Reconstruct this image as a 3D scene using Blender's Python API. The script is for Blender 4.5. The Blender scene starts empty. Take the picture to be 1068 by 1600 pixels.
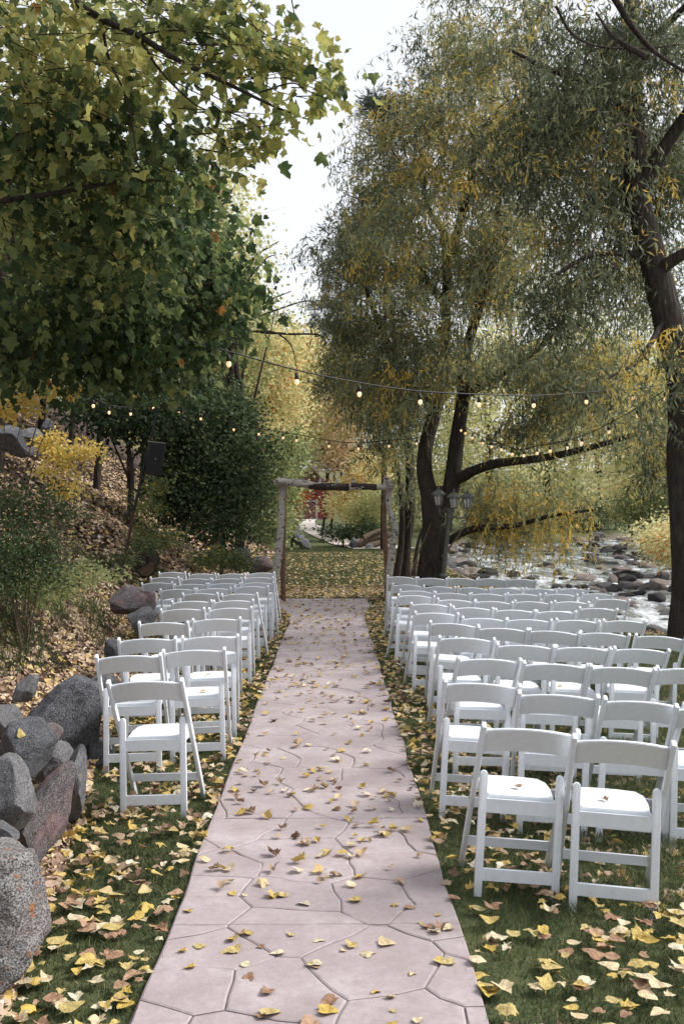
import bpy, bmesh, math, random
import numpy as np
from mathutils import Vector, Matrix, Euler
rng = np.random.default_rng(7)
R = random.Random(11)
SC = bpy.context.scene
COL = SC.collection
F = 1555.0; YAW = math.atan(15/1555.0); CAMH = 1.72

# ------------------------------------------------------------------ camera
cd = bpy.data.cameras.new('camera'); cam = bpy.data.objects.new('camera', cd); COL.objects.link(cam)
cam.location = (0, 0, CAMH); cam.rotation_euler = (math.pi/2, 0, -YAW)
cd.sensor_fit = 'VERTICAL'; cd.sensor_height = 36; cd.sensor_width = 24; cd.lens = 35.0
cd.clip_start = 0.05; cd.clip_end = 2000
SC.camera = cam
# ------------------------------------------------------------------ world
SUN_EL, SUN_AZ = math.radians(44), math.radians(82)     # azimuth measured from +y towards +x
w = bpy.data.worlds.new('World'); SC.world = w; w.use_nodes = True
nt = w.node_tree; nt.nodes.clear()
out = nt.nodes.new('ShaderNodeOutputWorld'); bg = nt.nodes.new('ShaderNodeBackground')
sky = nt.nodes.new('ShaderNodeTexSky'); sky.sky_type = 'NISHITA'; sky.sun_disc = False
sky.sun_elevation = SUN_EL; sky.sun_rotation = SUN_AZ; sky.air_density = 1.0; sky.dust_density = 3.0; sky.ozone_density = 1.0
hs = nt.nodes.new('ShaderNodeHueSaturation'); hs.inputs['Saturation'].default_value = 0.35
mx = nt.nodes.new('ShaderNodeMix'); mx.data_type = 'RGBA'; mx.inputs[0].default_value = 0.75
mx.inputs[7].default_value = (4.75, 4.9, 5.15, 1)          # even cloud layer over the clear sky
nt.links.new(sky.outputs[0], hs.inputs['Color']); nt.links.new(hs.outputs[0], mx.inputs[6])
nt.links.new(mx.outputs[2], bg.inputs[0]); bg.inputs[1].default_value = 0.1
nt.links.new(bg.outputs[0], out.inputs[0])
sl = bpy.data.lights.new('sun', 'SUN'); so = bpy.data.objects.new('sun', sl); COL.objects.link(so)
sl.energy = 2.1; sl.angle = math.radians(22); sl.color = (1.0, .965, .91)
sd = Vector((math.sin(SUN_AZ)*math.cos(SUN_EL), math.cos(SUN_AZ)*math.cos(SUN_EL), math.sin(SUN_EL)))
so.rotation_euler = (-sd).to_track_quat('-Z', 'Y').to_euler()
SC.view_settings.view_transform = 'Standard'; SC.view_settings.look = 'None'
SC.view_settings.exposure = 1.18; SC.view_settings.gamma = 1.0; SC.view_settings.use_curve_mapping = False
SC.cycles.max_bounces = 8; SC.cycles.transparent_max_bounces = 8; SC.cycles.diffuse_bounces = 4
SC.cycles.sample_clamp_indirect = 6

# ------------------------------------------------------------------ helpers
def W(px, py, d):
    u = (px-534)/F; s, c = math.sin(YAW), math.cos(YAW)
    return np.array([d*(s+u*c), d*(c-u*s), CAMH-(py-800)/F*d])

def node_mat(name):
    m = bpy.data.materials.new(name); m.use_nodes = True
    t = m.node_tree; b = t.nodes['Principled BSDF']
    return m, t, b
def N(t, typ, **kw):
    n = t.nodes.new(typ)
    for k, v in kw.items(): setattr(n, k, v)
    return n
def ramp(t, stops, src=None, interp='LINEAR'):
    r = N(t, 'ShaderNodeValToRGB'); r.color_ramp.interpolation = interp
    e = r.color_ramp.elements
    while len(e) > 1: e.remove(e[-1])
    e[0].position = stops[0][0]; e[0].color = (*stops[0][1], 1)
    for p, c in stops[1:]:
        x = e.new(p); x.color = (*c, 1)
    if src is not None: t.links.new(src, r.inputs[0])
    return r
def noise(t, scale, detail=4, rough=.55, vec=None, dist=0):
    n = N(t, 'ShaderNodeTexNoise'); n.inputs['Scale'].default_value = scale
    n.inputs['Detail'].default_value = detail; n.inputs['Roughness'].default_value = rough
    n.inputs['Distortion'].default_value = dist
    if vec is not None: t.links.new(vec, n.inputs['Vector'])
    return n
def mixc(t, fac, a, b, mode='MIX'):
    m = N(t, 'ShaderNodeMix', data_type='RGBA', blend_type=mode)
    for sock, v in ((0, fac), (6, a), (7, b)):
        if hasattr(v, 'links') or hasattr(v, 'is_linked'): t.links.new(v, m.inputs[sock])
        elif sock == 0: m.inputs[0].default_value = v
        else: m.inputs[sock].default_value = (*v, 1)
    return m.outputs[2]
def bump(t, b, h, strength=.3, dist=.01):
    n = N(t, 'ShaderNodeBump'); n.inputs['Strength'].default_value = strength; n.inputs['Distance'].default_value = dist
    t.links.new(h, n.inputs['Height']); t.links.new(n.outputs[0], b.inputs['Normal'])
def coords(t, scale=(1, 1, 1), kind='Object'):
    c = N(t, 'ShaderNodeTexCoord'); mp = N(t, 'ShaderNodeMapping'); mp.inputs['Scale'].default_value = scale
    t.links.new(c.outputs[kind], mp.inputs['Vector']); return mp.outputs[0]

def tag(o, label=None, cat=None, group=None, kind=None):
    if label: o['label'] = label
    if cat: o['category'] = cat
    if group: o['group'] = group
    if kind: o['kind'] = kind
    return o
def link(name, me, parent=None, mats=()):
    o = bpy.data.objects.new(name, me); COL.objects.link(o)
    if parent is not None: o.parent = parent
    return o
def empty(name, loc, rot=(0, 0, 0)):
    o = bpy.data.objects.new(name, None); COL.objects.link(o); o.location = loc; o.rotation_euler = rot
    o.empty_display_size = .1; return o
def np_mesh(name, v, f, mat, attrs=None, smooth=False):
    """v (n,3); f (m,k) index array or list of such arrays"""
    me = bpy.data.meshes.new(name)
    fl = [np.asarray(a, dtype=np.int32) for a in (f if isinstance(f, list) else [f]) if len(a)]
    v = np.asarray(v, dtype=np.float32)
    me.vertices.add(len(v)); me.vertices.foreach_set('co', v.ravel())
    tot = np.concatenate([np.full(len(a), a.shape[1], dtype=np.int32) for a in fl])
    idx = np.concatenate([a.ravel() for a in fl])
    me.loops.add(len(idx)); me.loops.foreach_set('vertex_index', idx)
    me.polygons.add(len(tot)); st = np.concatenate([[0], np.cumsum(tot)[:-1]]).astype(np.int32)
    me.polygons.foreach_set('loop_start', st); me.polygons.foreach_set('loop_total', tot)
    if smooth: me.polygons.foreach_set('use_smooth', np.ones(len(tot), dtype=bool))
    for k, a in (attrs or {}).items():
        at = me.attributes.new(k, 'FLOAT', 'POINT'); at.data.foreach_set('value', np.asarray(a, dtype=np.float32))
    me.update(calc_edges=True); me.validate()
    me.materials.append(mat); return me
class MB:
    """collects numpy pieces into one mesh"""
    def __init__(s): s.v = []; s.f = {}; s.n = 0; s.t = []
    def add(s, v, f, tone=0.0):
        v = np.asarray(v, float); f = np.asarray(f, int)
        s.v.append(v); s.f.setdefault(f.shape[1], []).append(f+s.n); s.n += len(v)
        s.t.append(np.full(len(v), tone) if np.isscalar(tone) else tone)
    def build(s, name, mat, parent=None, smooth=False):
        me = np_mesh(name, np.concatenate(s.v), [np.concatenate(a) for a in s.f.values()], mat, {'tone': np.concatenate(s.t)}, smooth)
        return link(name, me, parent)
def tube(mb, pts, rad, sides=8, cap=True, tone=0., wob=0.):
    P = np.asarray(pts, float); n = len(P); rad = np.broadcast_to(rad, (n,)).astype(float)
    T = np.gradient(P, axis=0); T /= np.linalg.norm(T, axis=1)[:, None]+1e-9
    ref = np.array([0, 0, 1.]) if abs(T[0][2]) < .8 else np.array([1., 0, 0])
    V = []
    a = np.arange(sides)*2*math.pi/sides
    for i in range(n):
        u = np.cross(T[i], ref); u /= np.linalg.norm(u)+1e-9; w_ = np.cross(T[i], u); ref = -w_ if False else ref
        rr = rad[i]*(1+wob*np.sin(a*3+i*.7)+wob*.6*np.sin(a*5-i*1.3))
        V.append(P[i]+(np.cos(a)*rr)[:, None]*u+(np.sin(a)*rr)[:, None]*w_)
    V = np.concatenate(V); i = np.arange(n-1)[:, None]*sides; j = np.arange(sides)[None]; k = (j+1) % sides
    f = np.stack([i+j, i+k, i+sides+k, i+sides+j], -1).reshape(-1, 4)
    mb.add(V, f, tone)
    if cap:
        for e, c in ((0, P[0]), (n-1, P[-1])):
            vv = np.vstack([V[e*sides:(e+1)*sides], c]); jj = np.arange(sides)
            tri = np.stack([jj, (jj+1) % sides, np.full(sides, sides)], 1)
            mb.add(vv, tri if e else tri[:, ::-1], tone)
def spline(pts, n):
    P = np.asarray(pts, float); m = len(P)
    if m == 2: 
        t = np.linspace(0, 1, n)[:, None]; return P[0]*(1-t)+P[1]*t
    Q = np.vstack([2*P[0]-P[1], P, 2*P[-1]-P[-2]]); out = []
    for s in np.linspace(0, m-1-1e-6, n):
        i = int(s); t = s-i; a, b, c, d = Q[i:i+4]
        out.append(.5*((2*b)+(-a+c)*t+(2*a-5*b+4*c-d)*t*t+(-a+3*b-3*c+d)*t**3))
    return np.array(out)
def limb(mb, ctrl, r0, r1, n=14, sides=8, wob=.06, tone=0.):
    P = spline(ctrl, n); tube(mb, P, np.linspace(r0, r1, n), sides, True, tone, wob); return P
def rotm(d, nrm_hint=None, roll=None):
    """matrices with local y along d"""
    d = d/np.linalg.norm(d, axis=1)[:, None]
    h = rng.normal(size=d.shape) if nrm_hint is None else nrm_hint
    x = np.cross(d, h); x /= np.linalg.norm(x, axis=1)[:, None]+1e-9
    z = np.cross(x, d)
    return np.stack([x, d, z], axis=2)
def scatter(mb, tv, tf, pos, M, sc, tone):
    tv = np.asarray(tv, float); tf = np.asarray(tf, int); n = len(pos); k = len(tv)
    sc = np.broadcast_to(sc, (n,))
    V = pos[:, None]+np.einsum('nij,kj->nki', M, tv)*sc[:, None, None]
    Fc = tf[None]+(np.arange(n)*k)[:, None, None]
    mb.add(V.reshape(-1, 3), Fc.reshape(-1, tf.shape[1]), np.repeat(tone, k))
def sn(x, y, s=1., o=0.):
    """cheap smooth noise"""
    x = np.asarray(x)*s+o; y = np.asarray(y)*s-o*1.7
    return (np.sin(x*1.3+1.7*np.sin(y*.9+o))+np.sin(y*1.7+1.3*np.sin(x*1.1))+np.sin((x+y)*2.3+np.sin(x*2.1-y*1.6))*.5)/2.5

# ------------------------------------------------------------------ terrain
fy, fx = zip(*[(-6, -1.2), (3, -1.2), (4.2, -1.32), (5.5, -1.5), (7, -1.75), (9, -2.0), (11, -2.25), (14, -3.0), (17, -3.0), (20, -2.5), (26, -2.4), (40, -2.4), (46, -2.6), (60, -5), (100, -9), (330, -20)])
ey, ex = zip(*[(-6, 5.6), (8, 5.3), (14, 5.0), (18, 4.1), (24, 3.5), (35, 3.6), (45, 4.4), (58, 6.5), (67, 19), (100, 38), (330, 90)])
ry, rx = zip(*[(-6, 10.5), (10, 9.8), (20, 9.3), (29, 10), (43, 13), (58, 17), (67, 31), (100, 50), (330, 105)])
def foot(y): return np.interp(y, fy, fx)
def edge(y): return np.interp(y, ey, ex)
def redge(y): return np.interp(y, ry, rx)
def zw(y): return -0.9+0.015*(np.minimum(y, 80)-15)
def sm(t): t = np.clip(t, 0, 1); return t*t*(3-2*t)
def T(x, y):
    x = np.asarray(x, float); y = np.asarray(y, float)
    u = foot(y)-x
    z = np.where(u > 0, .60*u*sm(u/.5+.3)+np.where(u > 22, -.2*(u-22), 0), 0)
    z += np.where(u > 0, sm(u/1.5)*(.10*sn(x, y, 1.6)+.25*sn(x, y, .45, 3)), 0)
    z = z-.052*np.clip(np.minimum(x, edge(y)+.5)-.6, 0, 5)*sm((17-y)/6)
    v = x-edge(y); bed = zw(y)-.35
    wd = sm(v/1.5)
    z += np.where(v > 0, bed*wd+.12*sn(x, y, 2.1)*wd, 0)
    q = x-redge(y)
    z += np.where(q > 0, .75*sm(q/2.5)+.10*q+.3*np.maximum(q-9, 0), 0)
    far = .95*sm((y-45)/52)+np.maximum(y-112, 0)*.06
    z += far*np.where(v > 0, .35+.65*np.where(y > 105, 1, 0), 1)*1.0
    z += -.03+.012*sn(x, y, .8, 5)
    return z
def at(px, py, lo=3., hi=250.):
    """where the ray through a pixel meets the ground"""
    ds = np.linspace(lo, hi, 6000); u = (px-534)/F; s, c = math.sin(YAW), math.cos(YAW)
    x = ds*(s+u*c); y = ds*(c-u*s); z = CAMH-(py-800)/F*ds
    i = np.argmax(z < T(x, y)); 
    return float(x[i]), float(y[i]), float(T(x[i], y[i])), float(ds[i])

xs = np.concatenate([np.linspace(-150, -30, 13)[:-1], np.linspace(-30, -9, 29)[:-1], np.arange(-9, 16, .16), np.linspace(16, 40, 25), np.linspace(44, 150, 12)])
ys = np.concatenate([np.arange(-6, 26, .16), np.linspace(26, 60, 90), np.linspace(61, 130, 50), np.linspace(135, 420, 30)])
X, Y = np.meshgrid(xs, ys); Z = T(X, Y)
ny, nx = X.shape
ii = (np.arange(ny-1)[:, None]*nx+np.arange(nx-1)[None]).ravel()
GF = np.stack([ii, ii+1, ii+nx+1, ii+nx], 1)
slopew = sm((foot(Y)-X)/.35+.3); creekw = sm((X-edge(Y))/.8+.4)
gm, t, b = node_mat('ground')
vc = coords(t)
n1 = noise(t, 3.0, 6, .65, vc); n2 = noise(t, 40, 5, .7, vc); n3 = noise(t, .35, 3, .5, vc)
lawn = ramp(t, [(.3, (.05, .062, .028)), (.55, (.095, .112, .048)), (.75, (.17, .17, .08))], n1.outputs[0])
litter = ramp(t, [(.36, (.014, .010, .007)), (.52, (.045, .03, .022)), (.66, (.15, .10, .075)), (.8, (.32, .24, .17))], n2.outputs[0])
grav = ramp(t, [(.3, (.07, .06, .052)), (.6, (.20, .17, .15)), (.8, (.33, .29, .27))], n2.outputs[0])
a1 = N(t, 'ShaderNodeAttribute', attribute_name='slope'); a2 = N(t, 'ShaderNodeAttribute', attribute_name='creek'); a3 = N(t, 'ShaderNodeAttribute', attribute_name='farw')
c = mixc(t, a1.outputs['Fac'], lawn.outputs[0], litter.outputs[0]); c = mixc(t, a2.outputs['Fac'], c, grav.outputs[0])
wood = ramp(t, [(.35, (.05, .06, .035)), (.55, (.13, .12, .05)), (.7, (.22, .17, .07))], noise(t, .25, 6, .7, vc).outputs[0])
c = mixc(t, a3.outputs['Fac'], c, wood.outputs[0])
t.links.new(c, b.inputs['Base Color']); b.inputs['Roughness'].default_value = .95; b.inputs['Specular IOR Level'].default_value = .2
bump(t, b, n2.outputs[0], .8, .03)
ground = link('ground', np_mesh('ground', np.stack([X, Y, Z], -1).reshape(-1, 3), GF, gm, {'slope': slopew.ravel(), 'creek': creekw.ravel(), 'farw': sm((Y.ravel()-105)/20)}, True))
tag(ground, kind='structure')

# ------------------------------------------------------------------ materials
def leaf_mat(name, stops, trans=.35, rough=.55, obj_random=False, spec=.18):
    m, t, b = node_mat(name)
    if obj_random:
        i = N(t, 'ShaderNodeObjectInfo'); src = i.outputs['Random']
    else:
        a = N(t, 'ShaderNodeAttribute', attribute_name='tone'); src = a.outputs['Fac']
    r = ramp(t, stops, src)
    nz = noise(t, 35, 3, .6, coords(t)); 
    c = mixc(t, .35, r.outputs[0], ramp(t, [(.3, (.55, .5, .45)), (.7, (1.25, 1.25, 1.15))], nz.outputs[0]).outputs[0], 'MULTIPLY')
    t.links.new(c, b.inputs['Base Color']); b.inputs['Roughness'].default_value = rough; b.inputs['Specular IOR Level'].default_value = spec
    if name == 'grass_blades':
        g_ = N(t, 'ShaderNodeNewGeometry'); w1 = noise(t, 1.4, 5, .65, g_.outputs['Position']); w2 = noise(t, .5, 3, .5, g_.outputs['Position'])
        c = mixc(t, 1., c, ramp(t, [(.32, (.62, .66, .60)), (.5, (1, 1, 1)), (.68, (1.5, 1.35, 1.2))], w1.outputs[0]).outputs[0], 'MULTIPLY')
        c = mixc(t, ramp(t, [(.52, (0, 0, 0)), (.7, (.4, .4, .4))], w2.outputs[0]).outputs[0], c, (.20, .17, .09)); t.links.new(c, b.inputs['Base Color'])
    if trans > 0:
        tr = N(t, 'ShaderNodeBsdfTranslucent'); t.links.new(c, tr.inputs[0])
        ms = N(t, 'ShaderNodeMixShader'); ms.inputs[0].default_value = trans
        t.links.new(b.outputs[0], ms.inputs[1]); t.links.new(tr.outputs[0], ms.inputs[2])
        t.links.new(ms.outputs[0], t.nodes['Material Output'].inputs[0])
    return m
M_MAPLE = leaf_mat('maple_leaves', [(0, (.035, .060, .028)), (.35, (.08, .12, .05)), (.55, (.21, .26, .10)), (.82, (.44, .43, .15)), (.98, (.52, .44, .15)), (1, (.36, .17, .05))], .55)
M_WILLOW = leaf_mat('willow_leaves', [(0, (.055, .068, .040)), (.4, (.155, .18, .105)), (.70, (.33, .36, .21)), (.78, (.50, .45, .17)), (.9, (.74, .57, .16)), (1, (.80, .52, .10))], .35)
M_YELLOW = leaf_mat('autumn_leaves', [(0, (.20, .24, .10)), (.4, (.50, .52, .25)), (.75, (.76, .71, .40)), (.93, (.82, .68, .32)), (1, (.64, .26, .09))], .55)
M_DARK = leaf_mat('shrub_leaves', [(0, (.025, .042, .022)), (.5, (.07, .105, .05)), (.85, (.15, .19, .08)), (.96, (.27, .28, .09)), (1, (.45, .33, .07))], .3)
M_PINE = leaf_mat('pine_needles', [(0, (.03, .045, .035)), (.6, (.07, .09, .065)), (1, (.13, .14, .09))], .15)
M_ORANGE = leaf_mat('orange_leaves', [(0, (.12, .06, .02)), (.5, (.45, .15, .04)), (1, (.62, .28, .06))], .4)
M_PEACH = leaf_mat('peach_leaves', [(0, (.26, .24, .14)), (.5, (.60, .47, .29)), (1, (.74, .52, .32))], .4)
M_GRASS = leaf_mat('grass_blades', [(0, (.045, .068, .030)), (.5, (.085, .115, .050)), (.85, (.15, .175, .08)), (1, (.36, .31, .17))], .25)
LITTER = [(0, (.05, .03, .02)), (.2, (.15, .09, .06)), (.4, (.33, .23, .16)), (.55, (.48, .37, .27)), (.68, (.52, .38, .14)), (.80, (.50, .37, .11)), (.88, (.62, .52, .36)), (1, (.74, .68, .56))]
HILL = [(0, (.03, .018, .012)), (.22, (.10, .06, .04)), (.38, (.30, .20, .15)), (.58, (.56, .42, .33)), (.76, (.66, .52, .30)), (.82, (.60, .42, .12)), (1, (.80, .72, .62))]
M_LITTER = leaf_mat('lawn_leaves', LITTER, .2, .6); M_HILL = leaf_mat('hill_litter', HILL, .15, .7)
def fallen_mat(name, c1, c2):
    m, t, b = node_mat(name); i = N(t, 'ShaderNodeObjectInfo'); n = noise(t, 3.2, 5, .7, coords(t))
    c = mixc(t, i.outputs['Random'], c1, c2)
    c = mixc(t, .6, c, ramp(t, [(.35, (.45, .36, .30)), (.6, (1.1, 1.1, 1.1))], n.outputs[0]).outputs[0], 'MULTIPLY')
    t.links.new(c, b.inputs['Base Color']); b.inputs['Roughness'].default_value = .6; bump(t, b, n.outputs[0], .5, .05)
    return m
M_FALL = {'yellow': fallen_mat('yellow_leaf', (.55, .39, .08), (.50, .41, .18)), 'brown': fallen_mat('brown_leaf', (.30, .16, .09), (.42, .27, .17)), 'cream': fallen_mat('cream_leaf', (.62, .50, .30), (.66, .60, .44))}

def bark_mat(name, c1, c2, sc=8):
    m, t, b = node_mat(name); vc = coords(t, (1, 1, .22)); n = noise(t, sc*2.2, 8, .7, vc, .6); v = N(t, 'ShaderNodeTexVoronoi'); v.inputs['Scale'].default_value = sc*1.6
    t.links.new(vc, v.inputs['Vector'])
    r = ramp(t, [(.3, c1), (.7, c2)], n.outputs[0]); t.links.new(r.outputs[0], b.inputs['Base Color'])
    b.inputs['Roughness'].default_value = .95; b.inputs['Specular IOR Level'].default_value = .15
    mm = N(t, 'ShaderNodeMath', operation='ADD'); t.links.new(n.outputs[0], mm.inputs[0]); t.links.new(v.outputs['Distance'], mm.inputs[1])
    bump(t, b, mm.outputs[0], 1., .05); return m
M_BARK = bark_mat('dark_bark', (.020, .016, .014), (.085, .068, .056))
M_TWIG = bark_mat('twig_bark', (.10, .08, .06), (.24, .19, .14), 20)
def stone_mat(name, dark, light, pink=0., lichen=0., speck=52.):
    m, t, b = node_mat(name); vc = coords(t)
    n = noise(t, speck, 3, .75, vc); n2 = noise(t, 3.2, 5, .6, vc, .4)
    r = ramp(t, [(.40, dark), (.5, tuple((a+c)/2 for a, c in zip(dark, light))), (.58, light)], n.outputs[0])
    c = mixc(t, ramp(t, [(.35, (0, 0, 0)), (.7, (.55, .55, .55))], n2.outputs[0]).outputs[0], r.outputs[0], tuple(x*.35 for x in dark))
    if pink:
        n3 = noise(t, 1.6, 3, .5, vc); c = mixc(t, ramp(t, [(.45, (0, 0, 0)), (.62, (pink,)*3)], n3.outputs[0]).outputs[0], c, mixc(t, n.outputs[0], (.16, .10, .10), (.44, .30, .28)))
    if lichen:
        n4 = noise(t, 7, 7, .75, vc, .3); g = N(t, 'ShaderNodeSeparateXYZ'); t.links.new(vc, g.inputs[0])
        c = mixc(t, ramp(t, [(.58, (0, 0, 0)), (.64, (lichen,)*3)], n4.outputs[0]).outputs[0], c, (.42, .16, .05))
    vr = N(t, 'ShaderNodeTexVoronoi', feature='DISTANCE_TO_EDGE'); vr.inputs['Scale'].default_value = 1.7; nv = noise(t, 3, 5, .7, vc); va = N(t, 'ShaderNodeVectorMath', operation='ADD'); t.links.new(vc, va.inputs[0]); t.links.new(nv.outputs['Color'], va.inputs[1]); t.links.new(va.outputs[0], vr.inputs['Vector'])
    c = mixc(t, 1., c, ramp(t, [(.0, (.35, .33, .31)), (.035, (1, 1, 1))], vr.outputs['Distance']).outputs[0], 'MULTIPLY')
    c = mixc(t, 1., c, ramp(t, [(.3, (.6, .58, .56)), (.7, (1.25, 1.25, 1.28))], nv.outputs[0]).outputs[0], 'MULTIPLY')
    t.links.new(c, b.inputs['Base Color']); b.inputs['Roughness'].default_value = .85; b.inputs['Specular IOR Level'].default_value = .3
    n5 = noise(t, 28, 8, .75, vc); bump(t, b, n5.outputs[0], .9, .03); return m
M_GRANITE = stone_mat('grey_granite', (.045, .047, .053), (.56, .56, .58))
M_GRANITE_D = stone_mat('dark_granite', (.026, .028, .033), (.33, .34, .37), .0)
M_GRANITE_P = stone_mat('pink_granite', (.05, .045, .05), (.48, .42, .43), .8)
M_GRANITE_L = stone_mat('lichen_granite', (.05, .05, .053), (.62, .61, .60), .2, .9)
M_RIVER = [stone_mat('river_stone_grey', (.05, .05, .052), (.22, .215, .22), .15, speck=30), stone_mat('river_stone_pink', (.14, .12, .11), (.38, .33, .30), .4, speck=30), stone_mat('river_stone_dark', (.012, .011, .011), (.05, .045, .045), 0, speck=30)]
def plain(name, col, rough=.5, metal=0., nscale=0, var=.2, bmp=0., bd=.003):
    m, t, b = node_mat(name); b.inputs['Roughness'].default_value = rough; b.inputs['Metallic'].default_value = metal
    n = noise(t, nscale or 12, 5, .6, coords(t))
    r = ramp(t, [(.3, tuple(x*(1-var) for x in col)), (.7, tuple(min(1, x*(1+var)) for x in col))], n.outputs[0])
    t.links.new(r.outputs[0], b.inputs['Base Color'])
    if bmp: bump(t, b, n.outputs[0], bmp, bd)
    return m
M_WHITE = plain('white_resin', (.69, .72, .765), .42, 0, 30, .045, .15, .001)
t = M_WHITE.node_tree; b = t.nodes['Principled BSDF']; old = b.inputs['Base Color'].links[0].from_socket
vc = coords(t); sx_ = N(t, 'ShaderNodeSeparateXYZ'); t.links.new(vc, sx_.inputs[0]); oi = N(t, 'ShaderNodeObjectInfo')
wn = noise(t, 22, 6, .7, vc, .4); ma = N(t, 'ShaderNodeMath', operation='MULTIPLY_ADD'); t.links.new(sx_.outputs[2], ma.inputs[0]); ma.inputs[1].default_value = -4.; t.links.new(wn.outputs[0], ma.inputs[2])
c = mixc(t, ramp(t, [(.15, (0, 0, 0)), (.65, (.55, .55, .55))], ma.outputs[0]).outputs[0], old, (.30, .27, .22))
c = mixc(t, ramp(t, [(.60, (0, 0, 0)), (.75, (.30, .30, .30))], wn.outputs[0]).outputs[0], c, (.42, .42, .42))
t.links.new(c, b.inputs['Base Color'])
M_SCREW = plain('steel', (.35, .35, .36), .35, .9)
M_BLACK = plain('black_plastic', (.006, .006, .007), .6)
M_CAP = plain('grey_top', (.16, .16, .17), .6)  # plain grey for lid and badge, lighter than the cabinet
M_RUST = plain('rusty_iron', (.07, .028, .02), .8, 0, 25, .4)
M_LAMP = plain('aged_lamp_metal', (.085, .09, .08), .55, .3, 25, .35, .2)
M_GRAVEL = plain('gravel_path', (.46, .41, .38), .95, 0, 14, .3, .5, .02)

# birch
M_BIRCH, t, b = node_mat('birch_bark')
vc = coords(t, (1, 1, 6)); n = noise(t, 5, 6, .7, vc); n2 = noise(t, 9, 3, .5, coords(t, (1, 1, 1.6))); n3 = noise(t, 4, 5, .6, coords(t))
r = ramp(t, [(.25, (.09, .075, .065)), (.38, (.27, .24, .215)), (.7, (.47, .44, .40))], n.outputs[0])
c = mixc(t, ramp(t, [(.60, (0, 0, 0)), (.66, (.95, .95, .95))], n2.outputs[0]).outputs[0], r.outputs[0], (.035, .028, .025))
c = mixc(t, ramp(t, [(.5, (0, 0, 0)), (.75, (.6, .6, .6))], n3.outputs[0]).outputs[0], c, (.28, .22, .17))
t.links.new(c, b.inputs['Base Color']); b.inputs['Roughness'].default_value = .8; bump(t, b, n.outputs[0], .5, .01)
M_KNOT = plain('birch_knot', (.03, .024, .02), .9)
M_INNER = plain('peeled_wood', (.15, .085, .055), .85, 0, 20, .35, .4, .01)

# ------------------------------------------------------------------ the aisle
PC = -0.073; PW = 0.605
M_STONE, t, b = node_mat('stamped_pink_concrete')
gg = N(t, 'ShaderNodeNewGeometry'); vc = gg.outputs['Position']
n = noise(t, 2.6, 6, .6, vc); n2 = noise(t, 26, 7, .7, vc, .4); n3 = noise(t, 9, 5, .65, vc)
r = ramp(t, [(.3, (.30, .25, .26)), (.55, (.38, .325, .335)), (.75, (.46, .41, .415))], n.outputs[0])
c = mixc(t, .5, r.outputs[0], ramp(t, [(.3, (.72, .70, .70)), (.6, (1.08, 1.06, 1.06))], n2.outputs[0]).outputs[0], 'MULTIPLY')
c = mixc(t, ramp(t, [(.50, (0, 0, 0)), (.72, (.55, .55, .55))], n3.outputs[0]).outputs[0], c, (.27, .215, .215))
n4 = noise(t, 1.1, 7, .7, vc, 1.2); c = mixc(t, ramp(t, [(.45, (0, 0, 0)), (.7, (.5, .5, .5))], n4.outputs[0]).outputs[0], c, (.27, .22, .21))
oi_ = N(t, 'ShaderNodeObjectInfo'); c = mixc(t, .22, c, ramp(t, [(0, (.72, .66, .68)), (1, (1.1, 1.08, 1.1))], oi_.outputs['Random']).outputs[0], 'MULTIPLY')
t.links.new(c, b.inputs['Base Color']); b.inputs['Roughness'].default_value = .72
bump(t, b, mixc(t, .5, n2.outputs[0], n3.outputs[0]), .55, .012)
M_JOINT = plain('joint_concrete', (.20, .165, .165), .9, 0, 14, .35, .5, .01)

PY0, PY1, PADY, PADE = -1.0, 16.3, 17.0, 19.8
def half(y): return (PW, PW) if y <= PY1 else (PW+.42*sm((y-PY1)/2.0), PW+.16*sm((y-PY1)/2.0))
def clip(poly, nx_, ny_, c_):      # keep nx*x+ny*y<=c
    out_ = []
    for i in range(len(poly)):
        p, q = poly[i], poly[(i+1) % len(poly)]
        dp, dq = nx_*p[0]+ny_*p[1]-c_, nx_*q[0]+ny_*q[1]-c_
        if dp <= 0: out_.append(p)
        if (dp < 0 < dq) or (dq < 0 < dp):
            s = dp/(dp-dq); out_.append((p[0]+(q[0]-p[0])*s, p[1]+(q[1]-p[1])*s))
    return out_
# base slab
mb = MB(); yy = np.linspace(PY0, PADE, 60)
L = np.array([[PC-half(y)[0]-.0*y+(.010*sn(3, y*3, 2.)+.014)*sn(0, y, 2.), y] for y in yy]); Rr = np.array([[PC+half(y)[1]+(.010*sn(3, y*3, 2.)+.014)*sn(9, y, 2.), y] for y in yy])
k = len(yy); V = np.vstack([np.c_[L, np.full(k, -.007)], np.c_[Rr, np.full(k, -.007)], np.c_[L, np.full(k, -.12)], np.c_[Rr, np.full(k, -.12)]])
i = np.arange(k-1); mb.add(V, np.vstack([np.stack([i, i+k, i+k+1, i+1], 1), np.stack([i, i+1, i+1+2*k, i+2*k], 1), np.stack([i+k+1, i+k, i+3*k, i+3*k+1], 1)]))
mb.add(V[[0, k, 3*k, 2*k]], [[0, 1, 2, 3]]); mb.add(V[[k-1, 2*k-1, 4*k-1, 3*k-1]], [[3, 2, 1, 0]])
path = mb.build('path', M_JOINT); tag(path, kind='structure')
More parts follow.
